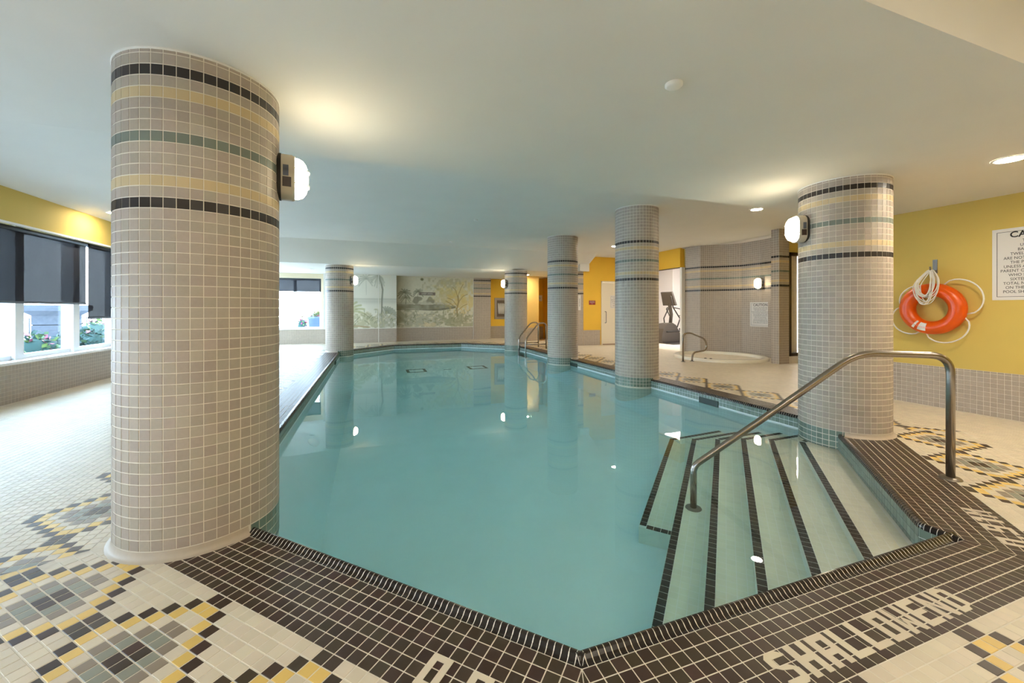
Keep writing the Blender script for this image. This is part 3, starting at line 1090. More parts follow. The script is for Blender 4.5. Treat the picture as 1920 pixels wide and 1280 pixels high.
def mural2():
    p = Paint(230, 150, 1.52, (206, 200, 182))
    p.mix(0.5 * np.clip((p.y - .2), 0, 1), (190, 188, 168))
    p.mix(0.35 * (vnoise(150, 230, 5, 3) > .3) * vnoise(150, 230, 7, 4), (186, 182, 158))
    p.mix(np.exp(-((p.y - .475) / .02) ** 2) * .35 * (p.x < .7), (140, 140, 118))
    isl = (p.y > .345 + .02 * np.sin(p.x * 9) + .11 * np.clip(p.x - .55, 0, 1)) & (p.y < .455 - .14 * np.clip(p.x - .5, 0, 1) + .02 * (vnoise(150, 230, 12, 5) - .5)) & (p.x < .76)
    p.mix(.75 * isl * (.75 + .5 * vnoise(150, 230, 20, 6)), (122, 120, 100))
    p.line([(0, .345), (.2, .35), (.42, .335), (.6, .36), (.75, .385)], .012, (96, 94, 78), .7)
    p.line([(.115, .46), (.12, .56), (.105, .66)], .012, DK, .7); p.palm(.10, .68, .13, (116, 114, 92), .7); p.palm(.115, .58, .1, (122, 120, 98), .6)
    p.line([(.27, .5), (.262, .6), (.275, .68)], .008, DK, .6); p.palm(.272, .70, .105, (122, 120, 98), .7)
    p.blob(.26, .53, .055, .075, (128, 124, 104), .8, seed=8); p.blob(.42, .53, .07, .075, (128, 122, 102), .8, seed=9)
    p.blob(.76, .70, .30, .30, YO, .62, soft=.7, nz=.6, cells=16, seed=10)
    p.blob(.66, .60, .16, .18, (178, 166, 112), .4, nz=.9, cells=26, seed=11)
    p.blob(.86, .50, .16, .20, (200, 176, 106), .5, nz=.8, cells=22, seed=12)
    p.blob(.62, .86, .22, .10, (160, 154, 120), .45, nz=.9, cells=24, seed=13)
    for pts, w_ in (([(.785, .22), (.775, .36), (.80, .50), (.79, .62)], .022), ([(.775, .36), (.70, .46), (.63, .52)], .010), ([(.78, .42), (.72, .54), (.65, .58)], .009), ([(.80, .5), (.86, .62), (.92, .66)], .009),
                    ([(.79, .6), (.76, .74), (.72, .80)], .008), ([(.79, .62), (.83, .78), (.86, .86)], .008), ([(.79, .33), (.86, .42), (.92, .46)], .008), ([(.7, .46), (.66, .44), (.6, .46)], .006)):
        p.line(pts, w_, (150, 130, 86), .85)
    p.blob(.30, .12, .42, .16, GR, .55, nz=.9, cells=22, seed=14); p.blob(.78, .13, .34, .19, OL, .65, nz=.8, cells=24, seed=15)
    p.blob(.05, .20, .12, .16, (120, 118, 92), .5, nz=.7, cells=18, seed=16)
    for k in range(70):
        x = random.random(); y = .03 + .22 * random.random()
        p.frond(x, y, random.uniform(.3, 2.8), .05 + .09 * random.random(), .03, .008, random.choice([(124, 124, 92), (176, 170, 138), (208, 196, 158), (134, 130, 98), (110, 112, 82)]), .6)
    p.blob(.40, .05, .14, .05, (206, 186, 142), .5, nz=.6, seed=18)
    p.blob(.32, .945, .026, .034, (96, 94, 62), .9, soft=.5, nz=0, seed=19)
    p.mix(.28 * np.clip(1 - p.x / .22, 0, 1), (104, 102, 82))  # shadow along the recessed left edge, put into the mural colours
    p.mix(.10 * (vnoise(150, 230, 40, 20) - .3), (120, 116, 94))
    return p
def mural1():
    p = Paint(150, 150, 1.0, (206, 203, 190))
    p.mix(0.3 * vnoise(150, 150, 6, 23), (188, 186, 170))
    p.mix(np.exp(-((p.y - .50) / .045) ** 2) * .4, (160, 160, 146)); p.mix(np.exp(-((p.y - .545) / .012) ** 2) * .3, (130, 130, 116))
    p.line([(.72, .22), (.725, .5), (.74, .72), (.72, .82), (.69, .90), (.665, .99)], .02, (140, 138, 122), .9)
    p.line([(.72, .22), (.718, .5), (.73, .72), (.71, .82)], .008, (104, 102, 90), .7)
    for k in range(13):
        p.frond(.66, .985, math.pi - .3 + k * .28, .08 + .12 * random.random(), .05, .018, (154, 154, 138), .45)
    p.palm(.43, .92, .14, (162, 162, 146), .6); p.line([(.43, .92), (.435, .62)], .006, (160, 160, 146), .6)
    p.blob(.74, .24, .06, .12, (120, 120, 104), .6, nz=.4, seed=24)
    for k in range(9):
        p.frond(.80, .28, .1 + k * .22, .22, .10, .02, (132, 134, 116), .7)
    for k in range(9):
        p.frond(.10, .30, .25 + k * .28, .34, .12, .028, (150, 152, 104), .6)
    p.blob(.40, .12, .45, .17, (150, 148, 112), .6, nz=.9, cells=20, seed=25); p.blob(.85, .14, .24, .16, (156, 156, 140), .6, nz=.9, cells=20, seed=26)
    for k in range(60):
        p.frond(random.random(), .02 + .26 * random.random(), random.uniform(.3, 2.8), .06 + .09 * random.random(), .03, .012, random.choice([(130, 130, 100), (178, 172, 144), (204, 196, 172), (122, 122, 98)]), .55)
    p.line([(.05, .05), (.3, .04), (.5, .02)], .014, (150, 118, 86), .6)
    return p
def mural_obj(name, p, u0, u1, v, z0, z1, label):
    h, w_ = p.h, p.w
    xs = np.linspace(u0, u1, w_); zs = np.linspace(z0, z1, h)
    gx, gz = np.meshgrid(xs, zs)
    verts = np.stack([gx, np.full_like(gx, v), gz], -1).reshape(-1, 3)
    idx = np.arange(h * w_).reshape(h, w_)
    faces = np.stack([idx[:-1, :-1], idx[:-1, 1:], idx[1:, 1:], idx[1:, :-1]], -1).reshape(-1, 4)
    # a thin canvas: painted face plus edges and back
    n0 = len(verts)
    back = np.array([[u0, v + .004, z0], [u1, v + .004, z0], [u1, v + .004, z1], [u0, v + .004, z1]])
    me = bpy.data.meshes.new(name)
    me.from_pydata(np.concatenate([verts, back]).tolist(), [], faces.tolist() + [(n0 + 3, n0 + 2, n0 + 1, n0)])
    at = me.color_attributes.new('paint', 'FLOAT_COLOR', 'POINT')
    col = np.clip(p.c * 1.1, 0, 255) / 255.0
    col = np.where(col <= .04045, col / 12.92, ((col + .055) / 1.055) ** 2.4).reshape(-1, 3)
    col = np.concatenate([col, np.tile(col.mean(0), (4, 1))])
    at.data.foreach_set('color', np.concatenate([col, np.ones((len(col), 1))], 1).ravel().astype(np.float32))
    m = bpy.data.materials.get('mural_paint')
    if m is None:
        m = bpy.data.materials.new('mural_paint'); m.use_nodes = True
        t = m.node_tree; bs = t.nodes['Principled BSDF']
        a_ = t.nodes.new('ShaderNodeVertexColor'); a_.layer_name = 'paint'
        t.links.new(a_.outputs['Color'], bs.inputs['Base Color']); bs.inputs['Roughness'].default_value = .8
    me.materials.append(m)
    o = obj(name, me)
    tag(o, label, 'mural', 'painted landscape murals on the far wall', kind='thing')
    return o
mural_obj('wall_mural', mural2(), 0.86, 3.815, 15.545, 0.515, HLOW, 'wide painted mural of a lake island, small palms and a spreading tree')
mural_obj('wall_mural', mural1(), -1.0, 0.85, 15.265, 0.515, HLOW, 'painted mural panel with one tall leaning palm trunk behind the lit column')

# ------------------------------------------------------------------ daylight windows on the left and at the far left
def glass_mat():
    m = bpy.data.materials.new('window_glass'); m.use_nodes = True
    t = m.node_tree; t.nodes.clear()
    out = t.nodes.new('ShaderNodeOutputMaterial'); mx = t.nodes.new('ShaderNodeMixShader')
    tr = t.nodes.new('ShaderNodeBsdfTransparent'); tr.inputs[0].default_value = (.96, .985, .99, 1)
    gl = t.nodes.new('ShaderNodeBsdfGlossy'); gl.inputs['Roughness'].default_value = .02
    lw = t.nodes.new('ShaderNodeLayerWeight')
    pw = t.nodes.new('ShaderNodeMath'); pw.operation = 'POWER'; pw.inputs[1].default_value = 4.0
    fr = t.nodes.new('ShaderNodeMath'); fr.operation = 'MULTIPLY_ADD'; fr.inputs[1].default_value = 0.35; fr.inputs[2].default_value = 0.03
    t.links.new(lw.outputs['Facing'], pw.inputs[0]); t.links.new(pw.outputs[0], fr.inputs[0])
    t.links.new(fr.outputs[0], mx.inputs[0]); t.links.new(tr.outputs[0], mx.inputs[1]); t.links.new(gl.outputs[0], mx.inputs[2])
    t.links.new(mx.outputs[0], out.inputs['Surface'])
    return m
M_GLASS = glass_mat()
def blind_mat():
    m = bpy.data.materials.new('roller_blind_fabric'); m.use_nodes = True
    t = m.node_tree; t.nodes.clear()
    out = t.nodes.new('ShaderNodeOutputMaterial'); mx = t.nodes.new('ShaderNodeMixShader')
    tr = t.nodes.new('ShaderNodeBsdfTransparent')
    df = t.nodes.new('ShaderNodeBsdfDiffuse'); df.inputs[0].default_value = lin((58, 60, 68)) + (1,)
    mx.inputs[0].default_value = .89
    t.links.new(tr.outputs[0], mx.inputs[1]); t.links.new(df.outputs[0], mx.inputs[2]); t.links.new(mx.outputs[0], out.inputs['Surface'])
    return m
M_BLIND = blind_mat()
M_BLINDBAR = mat('blind_bar', (40, 42, 50), .5)
b = MB()
wallseg(b, (-4.35, -3.6), (-4.35, 16.1), 0, 0.5, ROOMC, M_GROUT, th=.3)
wl = tag(b.build('wall_left'), kind='structure')
walltiles(wl, (-4.35, -3.6), (-4.35, 16.0), 0, 0.49, ROOMC, plain)
b = MB(); wallseg(b, (-4.35, -3.6), (-4.35, 16.1), 2.31, HHIGH, ROOMC, M_YWALL, th=.3); tag(b.build('wall_left_upper'), kind='structure')
b = MB(); b.box(-4.66, -4.31, -3.6, 16.1, 0.49, 0.525, M_WFRAME); tag(b.build('trim_sill_left'), kind='structure')
b = MB(); b.box(-4.37, -4.335, -3.6, 15.5, 2.285, 2.312, M_WFRAME); tag(b.build('trim_head_left'), kind='structure')
MUL = [7.23 + 1.09 * k for k in range(-10, 8)]
b = MB()
b.box(-4.60, -4.50, -3.6, 15.6, 0.525, 0.585, M_WFRAME); b.box(-4.60, -4.50, -3.6, 15.6, 2.25, 2.31, M_WFRAME)
for v in MUL:
    b.box(-4.61, -4.46, v - .07, v + .07, 0.525, 2.31, M_WFRAME)
    b.box(-4.58, -4.52, v + .07, v + .105, 0.56, 2.28, M_WFRAME)
win1 = tag(b.build('window_1'), kind='structure')
gm = MB(); gm.box(-4.556, -4.550, -0.52, 0.52, 0.57, 2.27, M_GLASS); gme = gm.mesh('pane')
for v in MUL[:-1]:
    o = obj('pane', gme, win1, (0, v + .545, 0))
    o.parent = win1
def blind(u, v0, v1, zb, zt, label):
    r = empty('roller_blind', (u, (v0 + v1) / 2, zt)); tag(r, label, 'blind', 'dark roller blinds in the windows')
    L = (v1 - v0) / 2; D = zb - zt
    b_ = MB(); b_.box(-.0012, .0012, -L, L, D, 0, M_BLIND); b_.build('fabric', r)
    b_ = MB(); b_.box(-.009, .009, -L, L, D - .012, D + .016, M_BLINDBAR); b_.build('bottom_bar', r)
    b_ = MB(); b_.tube([(0, -L, -.03), (0, L, -.03)], .03, M_BLINDBAR, n=12); b_.build('roller', r)
    return r
blind(-4.42, 5.9, 8.46, 1.29, 2.285, 'dark grey roller blind covering two panes of the long side window')
blind(-4.42, 8.52, 11.4, 1.05, 2.285, 'dark grey roller blind hanging lower, half hidden behind the big front column')
blind(-4.42, 2.5, 5.85, 1.29, 2.285, 'dark roller blind beside the two pane blind, running out of the picture')
blind(-4.42, -0.9, 2.45, 1.05, 2.285, 'added dark roller blind of the side window, unseen behind the camera')  # this blind and the next are added to hold back near daylight
blind(-4.42, -3.55, -0.95, 1.05, 2.285, 'added last dark roller blind, unseen at the end of the side window')
# far left window
b = MB()
wallseg(b, (-4.35, 15.5), (-1.6, 15.5), 0, 0.5, ROOMC, M_GROUT, th=.3)
wbl = tag(b.build('wall_back_left'), kind='structure')
walltiles(wbl, (-4.35, 15.5), (-1.6, 15.5), 0, .49, ROOMC, plain)
b = MB(); wallseg(b, (-4.35, 15.5), (-1.6, 15.5), 2.28, HHIGH, ROOMC, mat('cream_wall', (224, 208, 176), .8), th=.3)
b.box(-1.70, -1.6, 15.5, 15.8, .5, 2.28, mat('cream_wall', (224, 208, 176)))
tag(b.build('wall_back_left_upper'), kind='structure')
b = MB(); b.box(-4.35, -1.66, 15.46, 15.8, .49, .525, M_WFRAME); tag(b.build('trim_sill_back'), kind='structure')
b = MB()
b.box(-4.35, -1.68, 15.6, 15.7, .525, .57, M_WFRAME); b.box(-4.35, -1.68, 15.6, 15.7, 2.24, 2.28, M_WFRAME)
for u in (-4.3, -3.4, -2.53, -1.71):
    b.box(u - .045, u + .045, 15.58, 15.72, .525, 2.28, M_WFRAME)
win2 = tag(b.build('window_2'), kind='structure')
for u0_, u1_ in ((-4.25, -3.45), (-3.35, -2.58), (-2.48, -1.76)):
    g_ = MB(); g_.box(u0_, u1_, 15.65, 15.655, .56, 2.25, M_GLASS); g_.build('pane', win2)
r = empty('roller_blind', (-2.9, 15.55, 2.27)); tag(r, 'short dark roller blind on the bright window at the far end', 'blind', 'dark roller blinds in the windows')
b_ = MB(); b_.box(-1.2, 1.2, -.0012, .0012, -.44, 0, M_BLIND); b_.build('fabric', r)
b_ = MB(); b_.box(-1.2, 1.2, -.008, .008, -.452, -.43, M_BLINDBAR); b_.build('bottom_bar', r)
b_ = MB(); b_.box(-1.2, 1.2, -.03, .03, -.06, 0, M_BLINDBAR); b_.build('roller', r)

# ------------------------------------------------------------------ door, gym
M_DOOR = mat('door_paint', (232, 222, 200), .5)
b = MB()
b.box(7.30, 7.345, 11.68, 11.8, 0, 2.15, M_DOOR); b.box(8.115, 8.16, 11.68, 11.8, 0, 2.15, M_DOOR); b.box(7.30, 8.16, 11.68, 11.8, 2.105, 2.15, M_DOOR)
b.box(7.35, 8.11, 11.715, 11.755, .02, 2.10, M_DOOR)
b.box(7.30, 8.16, 11.70, 11.80, -.1, .02, mat('door_threshold', (120, 70, 40), .5))
d1 = tag(b.build('door_1'), kind='structure')
b = MB(); b.tube(fillet([(7.46, 11.715, 1.12), (7.46, 11.64, 1.12), (7.46, 11.64, .74), (7.46, 11.715, .74)], .03), .012, M_STEELD); b.build('door_handle', d1)
b = MB(); b.box(7.98, 8.10, 11.66, 11.715, 1.94, 2.04, M_STEELD); b.build('door_closer', d1)
M_GYMW = mat('gym_wall', (238, 234, 232), .8)
b = MB()
b.box(8.4, 13.2, 14.2, 14.35, 0, HHIGH, M_GYMW); b.box(13.0, 13.15, 9.0, 14.2, 0, HHIGH, M_GYMW); b.box(8.9, 13.2, 8.95, 9.1, 0, HHIGH, M_GYMW)
b.box(11.6, 12.0, 13.2, 14.2, 0, HHIGH, M_GYMW)
b.box(8.35, 8.5, 11.85, 14.2, 0, HHIGH, M_GYMW)
b.quad((8.4, 9, HHIGH - .02), (8.4, 14.3, HHIGH - .02), (13.1, 14.3, HHIGH - .02), (13.1, 9, HHIGH - .02), M_GYMW)
tag(b.build('wall_gym'), kind='structure')
b = MB(); b.box(9.6, 12.6, 10.9, 13.0, 0.0, 0.012, mat('rubber_mat', (46, 42, 40), .8)); tag(b.build('rubber_mat'), 'black rubber mat under the exercise machine in the gym', 'mat')
def emis(name, col, st):
    m = bpy.data.materials.new(name); m.use_nodes = True
    t = m.node_tree; t.nodes.clear()
    o_ = t.nodes.new('ShaderNodeOutputMaterial'); e = t.nodes.new('ShaderNodeEmission')
    e.inputs[0].default_value = tuple(col) + (1,); e.inputs[1].default_value = st
    t.links.new(e.outputs[0], o_.inputs['Surface'])
    return m
M_GYML = emis('gym_panel_light', (1, .96, .9), 9.0)
b = MB(); b.box(9.7, 10.9, 10.2, 11.4, HHIGH - .07, HHIGH - .03, M_GYML); tag(b.build('ceiling_light_panel'), 'added unseen square light panel in the gym ceiling', 'light panel')  # panel added to light the gym, itself out of view
b = MB(); b.box(10.6, 11.8, 6.6, 8.2, HHIGH - .07, HHIGH - .03, M_GYML)
tag(b.build('ceiling_light_panel'), 'bright light panel seen through the dark framed gym window', 'light panel')
b = MB(); b.box(9.9, 13.0, 6.5, 6.6, 0, HHIGH, M_GYMW) if False else b.box(13.0, 13.1, 6.3, 9.0, 0, HHIGH, M_GYMW); b.box(9.9, 13.0, 6.2, 6.3, 0, HHIGH, M_GYMW)
b.box(9.46, 13.0, 6.46, 8.95, -.05, 0, M_GYMW); b.quad((8.9, 6.3, HHIGH - .01), (8.9, 9, HHIGH - .01), (13.1, 9, HHIGH - .01), (13.1, 6.3, HHIGH - .01), M_GYMW)
tag(b.build('wall_gym_side'), kind='structure')

def elliptical(x, y, rz):
    r = empty('elliptical_trainer', (x, y, .012), rz)
    tag(r, 'dark grey elliptical trainer with a tilted console screen in the gym', 'exercise machine')
    mg = mat('machine_grey', (84, 78, 72), .45); mdk = mat('machine_dark', (52, 48, 46), .5); ms = mat('machine_silver', (150, 144, 138), .35, metal=.6)
    b_ = MB()
    prof = [(-.75, 0), (.25, 0), (.35, .25), (.05, .62), (-.15, .70), (-.45, .68), (-.68, .50), (-.78, .2)]
    n_ = len(prof)
    vs2 = [(px_, -.17, pz) for px_, pz in prof] + [(px_, .17, pz) for px_, pz in prof]
    b_.add(vs2, [tuple(range(n_)), tuple(reversed(range(n_, 2 * n_)))] + [(i, n_ + i, n_ + (i + 1) % n_, (i + 1) % n_) for i in range(n_)], mg)
    b_.build('flywheel_housing', r)
    b_ = MB(); b_.box(-.8, .95, -.30, -.22, 0, .07, mdk); b_.box(-.8, .95, .22, .30, 0, .07, mdk); b_.box(.85, .95, -.3, .3, 0, .07, mdk); b_.build('base_frame', r)
    b_ = MB(); b_.tube([(-.05, 0, .6), (.02, 0, 1.0), (-.10, 0, 1.42)], .06, mg); b_.build('mast', r)
    b_ = MB(); b_.hexa([(-.02, -.26, 1.34), (-.02, .26, 1.34), (-.10, .26, 1.32), (-.10, -.26, 1.32), (-.22, -.22, 1.82), (-.22, .22, 1.82), (-.30, .22, 1.80), (-.30, -.22, 1.80)], mg)
    con = b_.build('console', r)
    b_ = MB(); b_.hexa([(-.045, -.18, 1.44), (-.045, .18, 1.44), (-.055, .18, 1.44), (-.055, -.18, 1.44), (-.19, -.16, 1.76), (-.19, .16, 1.76), (-.20, .16, 1.76), (-.20, -.16, 1.76)], mat('machine_screen', (120, 112, 112), .25)); b_.build('screen', con)
    for s in (-1, 1):
        b_ = MB(); b_.tube(fillet([(-.05, s * .1, 1.25), (.15, s * .3, 1.20), (.32, s * .3, 1.0), (.2, s * .2, .95)], .08), .018, mdk); b_.build('grip', r)
        b_ = MB(); b_.tube([(.5 * s, s * .33, 1.65), (.36 * s, s * .33, 1.25), (.05, s * .33, .85), (.12 * s, s * .33, .55)], .022, mdk); b_.build('swing_handle', r)
        b_ = MB(); b_.tube([(-.6, s * .25, .45 + .05 * s), (.8, s * .25, .40)], .03, mdk); b_.box(.25, .65, s * .25 - .09, s * .25 + .09, .43, .50, mdk); b_.build('pedal_arm', r)
        b_ = MB(); b_.tube([(.35, s * .2, .42), (.6, s * .2, .06)], .03, ms); b_.build('strut', r)
    return r
elliptical(10.25, 11.75, R2D(15))
# door sign, wall signs
FONTS = {}
M_INK = mat('sign_black_ink', (30, 28, 28), .6)
M_SIGN = mat('sign_white', (226, 222, 216), .45)
def text(s, size, mx, parent, m=M_INK, align='CENTER', name='lettering', sxy=1.0, bold=0.0):
    cu = bpy.data.curves.new(name, 'FONT')
    cu.body = s; cu.size = size; cu.align_x = align; cu.align_y = 'CENTER'
    cu.extrude = 0.0003
    cu.offset = bold
    cu.resolution_u = 3
    cu.materials.append(m)
    tmp = bpy.data.objects.new(name, cu); C.objects.link(tmp)
    bpy.context.view_layer.update()
    me = bpy.data.meshes.new_from_object(tmp.evaluated_get(bpy.context.evaluated_depsgraph_get()))
    bpy.data.objects.remove(tmp); bpy.data.curves.remove(cu)
    me.name = name
    if not me.materials: me.materials.append(m)
    o = bpy.data.objects.new(name, me); C.objects.link(o); o.parent = parent
    o.matrix_local = mx @ Matrix.Diagonal((sxy, 1, 1, 1))
    return o
def face_mx(right, loc):
    rgt = Vector(right).normalized(); up = Vector((0, 0, 1)); nrm = rgt.cross(up)
    return Matrix(((rgt.x, up.x, nrm.x, loc[0]), (rgt.y, up.y, nrm.y, loc[1]), (rgt.z, up.z, nrm.z, loc[2]), (0, 0, 0, 1)))
def sign(name, label, right, loc, w_, h_, m, border=None, th=.006):
    r = empty(name, loc); tag(r, label, 'sign')
    mx = face_mx(right, (0, 0, 0))
    b_ = MB()
    vs2 = [mx @ Vector((a * w_ / 2, c * h_ / 2, d)) for d in (0, th) for a, c in ((-1, -1), (1, -1), (1, 1), (-1, 1))]
    b_.hexa(vs2, m); b_.build('board', r)
    if border:
        b_ = MB()
        e = border
        for x0, x1, y0, y1 in ((-w_ / 2 + e, w_ / 2 - e, h_ / 2 - e - .004, h_ / 2 - e), (-w_ / 2 + e, w_ / 2 - e, -h_ / 2 + e, -h_ / 2 + e + .004), (-w_ / 2 + e, -w_ / 2 + e + .004, -h_ / 2 + e, h_ / 2 - e), (w_ / 2 - e - .004, w_ / 2 - e, -h_ / 2 + e, h_ / 2 - e)):
            vs2 = [mx @ Vector((x, y, d)) for d in (th - .001, th + .0006) for x, y in ((x0, y0), (x1, y0), (x1, y1), (x0, y1))]
            b_.hexa(vs2, M_INK)
        b_.build('border', r)
    return r, mx
TH = Matrix.Translation((0, 0, .0072))
# big caution sign on the yellow wall
SW, SH = .66, .78
r, mx = sign('caution_sign', 'large white caution sign beside the life ring, cut by the picture edge', (0, -1, 0), (6.55, 2.425 - SW / 2, 1.69), SW, SH, M_SIGN, border=.035)
r['label'] = 'large white caution notice on the yellow wall beside the life ring'
text('CAUTION', .088, mx @ Matrix.Translation((0, .315, .0072)), r, bold=.002, sxy=1.0)
lines = ['THIS POOL IS', 'UNSUPERVISED', 'BATHERS UNDER', 'TWELVE YEARS OF AGE', 'ARE NOT ALLOWED WITHIN', 'THE POOL ENCLOSURE', 'UNLESS ACCOMPANIED BY A', 'PARENT OR HIS OR HER AGENT', 'WHO IS NOT LESS THAN', 'SIXTEEN YEARS OF AGE', 'TOTAL NUMBER OF BATHERS', 'ON THE DECK AND IN THE', 'POOL SHALL NOT EXCEED 15']
for k, ln in enumerate(lines):
    text(ln, .043, mx @ Matrix.Translation((0, .245 - k * .0455, .0072)), r, sxy=.86)
# caution notice in the niche
pq = Vector((9.27, 7.4, 0)) - Vector((9.25, 7.95, 0))
r, mx = sign('caution_sign', 'small white caution notice on the tiled niche wall above the hot tub', (0.036, -1, 0), (9.235, 7.40, 1.07), .56, .62, M_SIGN, border=.03)
text('CAUTION', .085, mx @ Matrix.Translation((0, .235, .0072)), r, bold=.0012)
rn = random.Random(3)
for k in range(12):
    text(' '.join(rn.choice(['THE SPA', 'POOL', 'USERS', 'SHALL NOT', 'WATER', 'TEMPERATURE', 'PERSONS', 'HEALTH', 'CHILDREN', 'TIME']) for _ in range(4))[:38], .024, mx @ Matrix.Translation((0, .17 - k * .035, .0072)), r)
# deep area sign
r, mx = sign('deep_area_sign', 'small grey sign reading deep area on the wide mural', (1, 0, 0), (2.0, 15.54, 1.79), .62, .115, mat('sign_grey', (128, 116, 104), .5))
text('DEEP AREA', .085, mx @ TH, r, m=mat('sign_cream_ink', (206, 198, 182), .6), bold=.0008)
# red sign
r, mx = sign('red_wall_sign', 'small dark red sign on the yellow wall beside the white door', (1, 0, 0), (6.95, 11.695, 1.42), .24, .14, mat('sign_red', (150, 40, 30), .5))
for k, ln in enumerate(['EMERGENCY', 'TELEPHONE', '911']):
    text(ln, .034, mx @ Matrix.Translation((0, .04 - k * .04, .0072)), r, m=M_SIGN)
# door notice
r, mx = sign('door_notice', 'white paper notice taped to the white door', (1, 0, 0), (7.86, 11.71, 1.45), .40, .44, M_SIGN, border=.03)
for k, ln in enumerate(['POOL RULES', 'SHOWER BEFORE', 'ENTERING THE', 'POOL AREA', 'NO DIVING']):
    text(ln, .04, mx @ Matrix.Translation((0, .13 - k * .065, .0072)), r)
r, mx = sign('wall_notice', 'tall white notice on the grey tiled corner pier', (1, 0, 0), (6.47, 11.69, 1.42), .10, .50, M_SIGN)
text('NO DIVING', .05, mx @ Matrix.Translation((0, 0, .0072)) @ Matrix.Rotation(math.pi / 2, 4, 'Z'), r)
r, mx = sign('wall_notice', 'white notice card on the shaded yellow recess behind the ladder', (1, 0, 0), (6.42, 14.99, 1.65), .30, .24, M_SIGN)
text('NOTICE', .05, mx @ TH, r)

# fire hose cabinet
r = empty('hose_cabinet', (5.05, 15.8, 1.23)); tag(r, 'grey metal fire hose cabinet with white hose in the yellow recess', 'cabinet')
mgm = mat('cabinet_grey', (160, 152, 144), .45, metal=.4)
b = MB()
for x0, x1, z0, z1 in ((-.27, -.18, -.44, .44), (.18, .27, -.44, .44), (-.18, .18, .34, .44), (-.18, .18, -.44, -.34)):
    b.box(x0, x1, -.04, .01, z0, z1, mgm)
b.build('door_frame', r)
b = MB(); b.box(-.18, .18, -.005, .0, -.34, .34, mat('cabinet_inside', (110, 96, 84), .7)); b.build('back', r)
b = MB()
for k in range(5):
    b.tube(fillet([(-.12 + k * .055, -.02, .22), (-.10 + k * .055, -.02, -.24), (-.07 + k * .055, -.02, .2)], .04), .016, M_SIGN, n=6)
b.build('hose', r)

# ------------------------------------------------------------------ lamps
def stad(w_, h_, n=10):
    """rounded rectangle outline in y,z"""
    rr = min(w_, h_) * .42
    pts = []
    for cx_, cz_, a0 in ((w_ / 2 - rr, h_ / 2 - rr, 0), (-w_ / 2 + rr, h_ / 2 - rr, 90), (-w_ / 2 + rr, -h_ / 2 + rr, 180), (w_ / 2 - rr, -h_ / 2 + rr, 270)):
        for k in range(n + 1):
            a = R2D(a0 + 90 * k / n)
            pts.append((cx_ + rr * math.cos(a), cz_ + rr * math.sin(a)))
    return pts
def loft(b, secs, m, cap0=True, cap1=True, smooth=True):
    n = len(secs[0])
    vs2 = [p for s in secs for p in s]
    fs2 = []
    for k in range(len(secs) - 1):
        for i in range(n):
            j = (i + 1) % n
            fs2.append((k * n + i, k * n + j, (k + 1) * n + j, (k + 1) * n + i))
    b.add(vs2, fs2, m, smooth=smooth)
    caps = []
    if cap0: caps.append(tuple(reversed(range(n))))
    if cap1: caps.append(tuple((len(secs) - 1) * n + i for i in range(n)))
    b.add(vs2, caps, m)
M_HOUS = mat('lamp_housing', (196, 186, 168), .45)
M_GASK = mat('lamp_gasket', (40, 36, 32), .7)
M_DIFF = emis('lamp_diffuser', LAMP_COL, 14.0)
def sconce(loc, ang, label, sc=1.0):
    r = empty('wall_lamp', loc, ang); r.scale = (sc, sc, sc)
    tag(r, label, 'wall lamp', 'oval bulkhead wall lamps')
    def sec(x, s, w_=.175, h_=.275): return [(x, y * s, z * s) for y, z in stad(w_, h_)]
    b_ = MB(); loft(b_, [sec(-.012, 1.0), sec(.012, 1.02)], M_GASK); b_.build('gasket', r)
    b_ = MB(); loft(b_, [sec(.010, 1.0), sec(.070, 1.0), sec(.080, .97), sec(.080, .90)], M_HOUS); b_.build('housing', r)
    b_ = MB(); loft(b_, [sec(.078, .90), sec(.105, .885), sec(.130, .80), sec(.148, .62), sec(.158, .36), sec(.161, .1)], M_DIFF); b_.build('diffuser', r)
    g_ = MB()
    g_.tube([(.083, y * .95, z * .95) for y, z in stad(.175, .275)], .004, M_WHITE, n=6, closed=True)
    for zz in (-.045, .045):
        g_.tube(fillet([(.08, -.083, zz), (.13, -.078, zz), (.166, -.04, zz), (.166, .04, zz), (.13, .078, zz), (.08, .083, zz)], .03, 4), .0035, M_WHITE, n=6)
    g_.build('wire_guard', r)
    for s in (-1, 1):
        b_ = MB(); b_.box(.022, .052, s * .0885 - .001, s * .0885 + .001, -.01, .055, mat('lamp_plate_blue', (86, 92, 108), .4)); b_.build('rating_plate', r)
        b_ = MB(); b_.box(.02, .066, s * .0885 - .0012, s * .0885 + .0012, -.075, -.016, mat('lamp_plate_dark', (60, 44, 38), .4)); b_.build('rating_plate', r)
    return r
def on_col(k, ang, z): return (COLS[k][0] + RCOL * math.cos(ang), COLS[k][1] + RCOL * math.sin(ang), z)
sconce(on_col('A', R2D(9), 2.01), R2D(9), 'oval lit wall lamp on the side of the big front column')
sconce(on_col('F', R2D(154), 2.02), R2D(154), 'oval lit wall lamp on the column next to the life ring')
sconce(on_col('B', R2D(-25), 2.02), R2D(-25), 'oval lit wall lamp on the column before the palm mural')
sconce(on_col('C', R2D(190), 2.02), R2D(190), 'oval lit wall lamp on the column near the hose cabinet')
sconce((6.548, 0.35, 2.35), R2D(180), 'oval lit wall lamp on the yellow wall past the caution notice, outside the picture')
sconce((9.262, 7.42, 1.85), R2D(182), 'oval lit wall lamp on the tiled niche wall over the hot tub')
M_DOWN = emis('downlight_lens', DOWN_COL, 125.0)
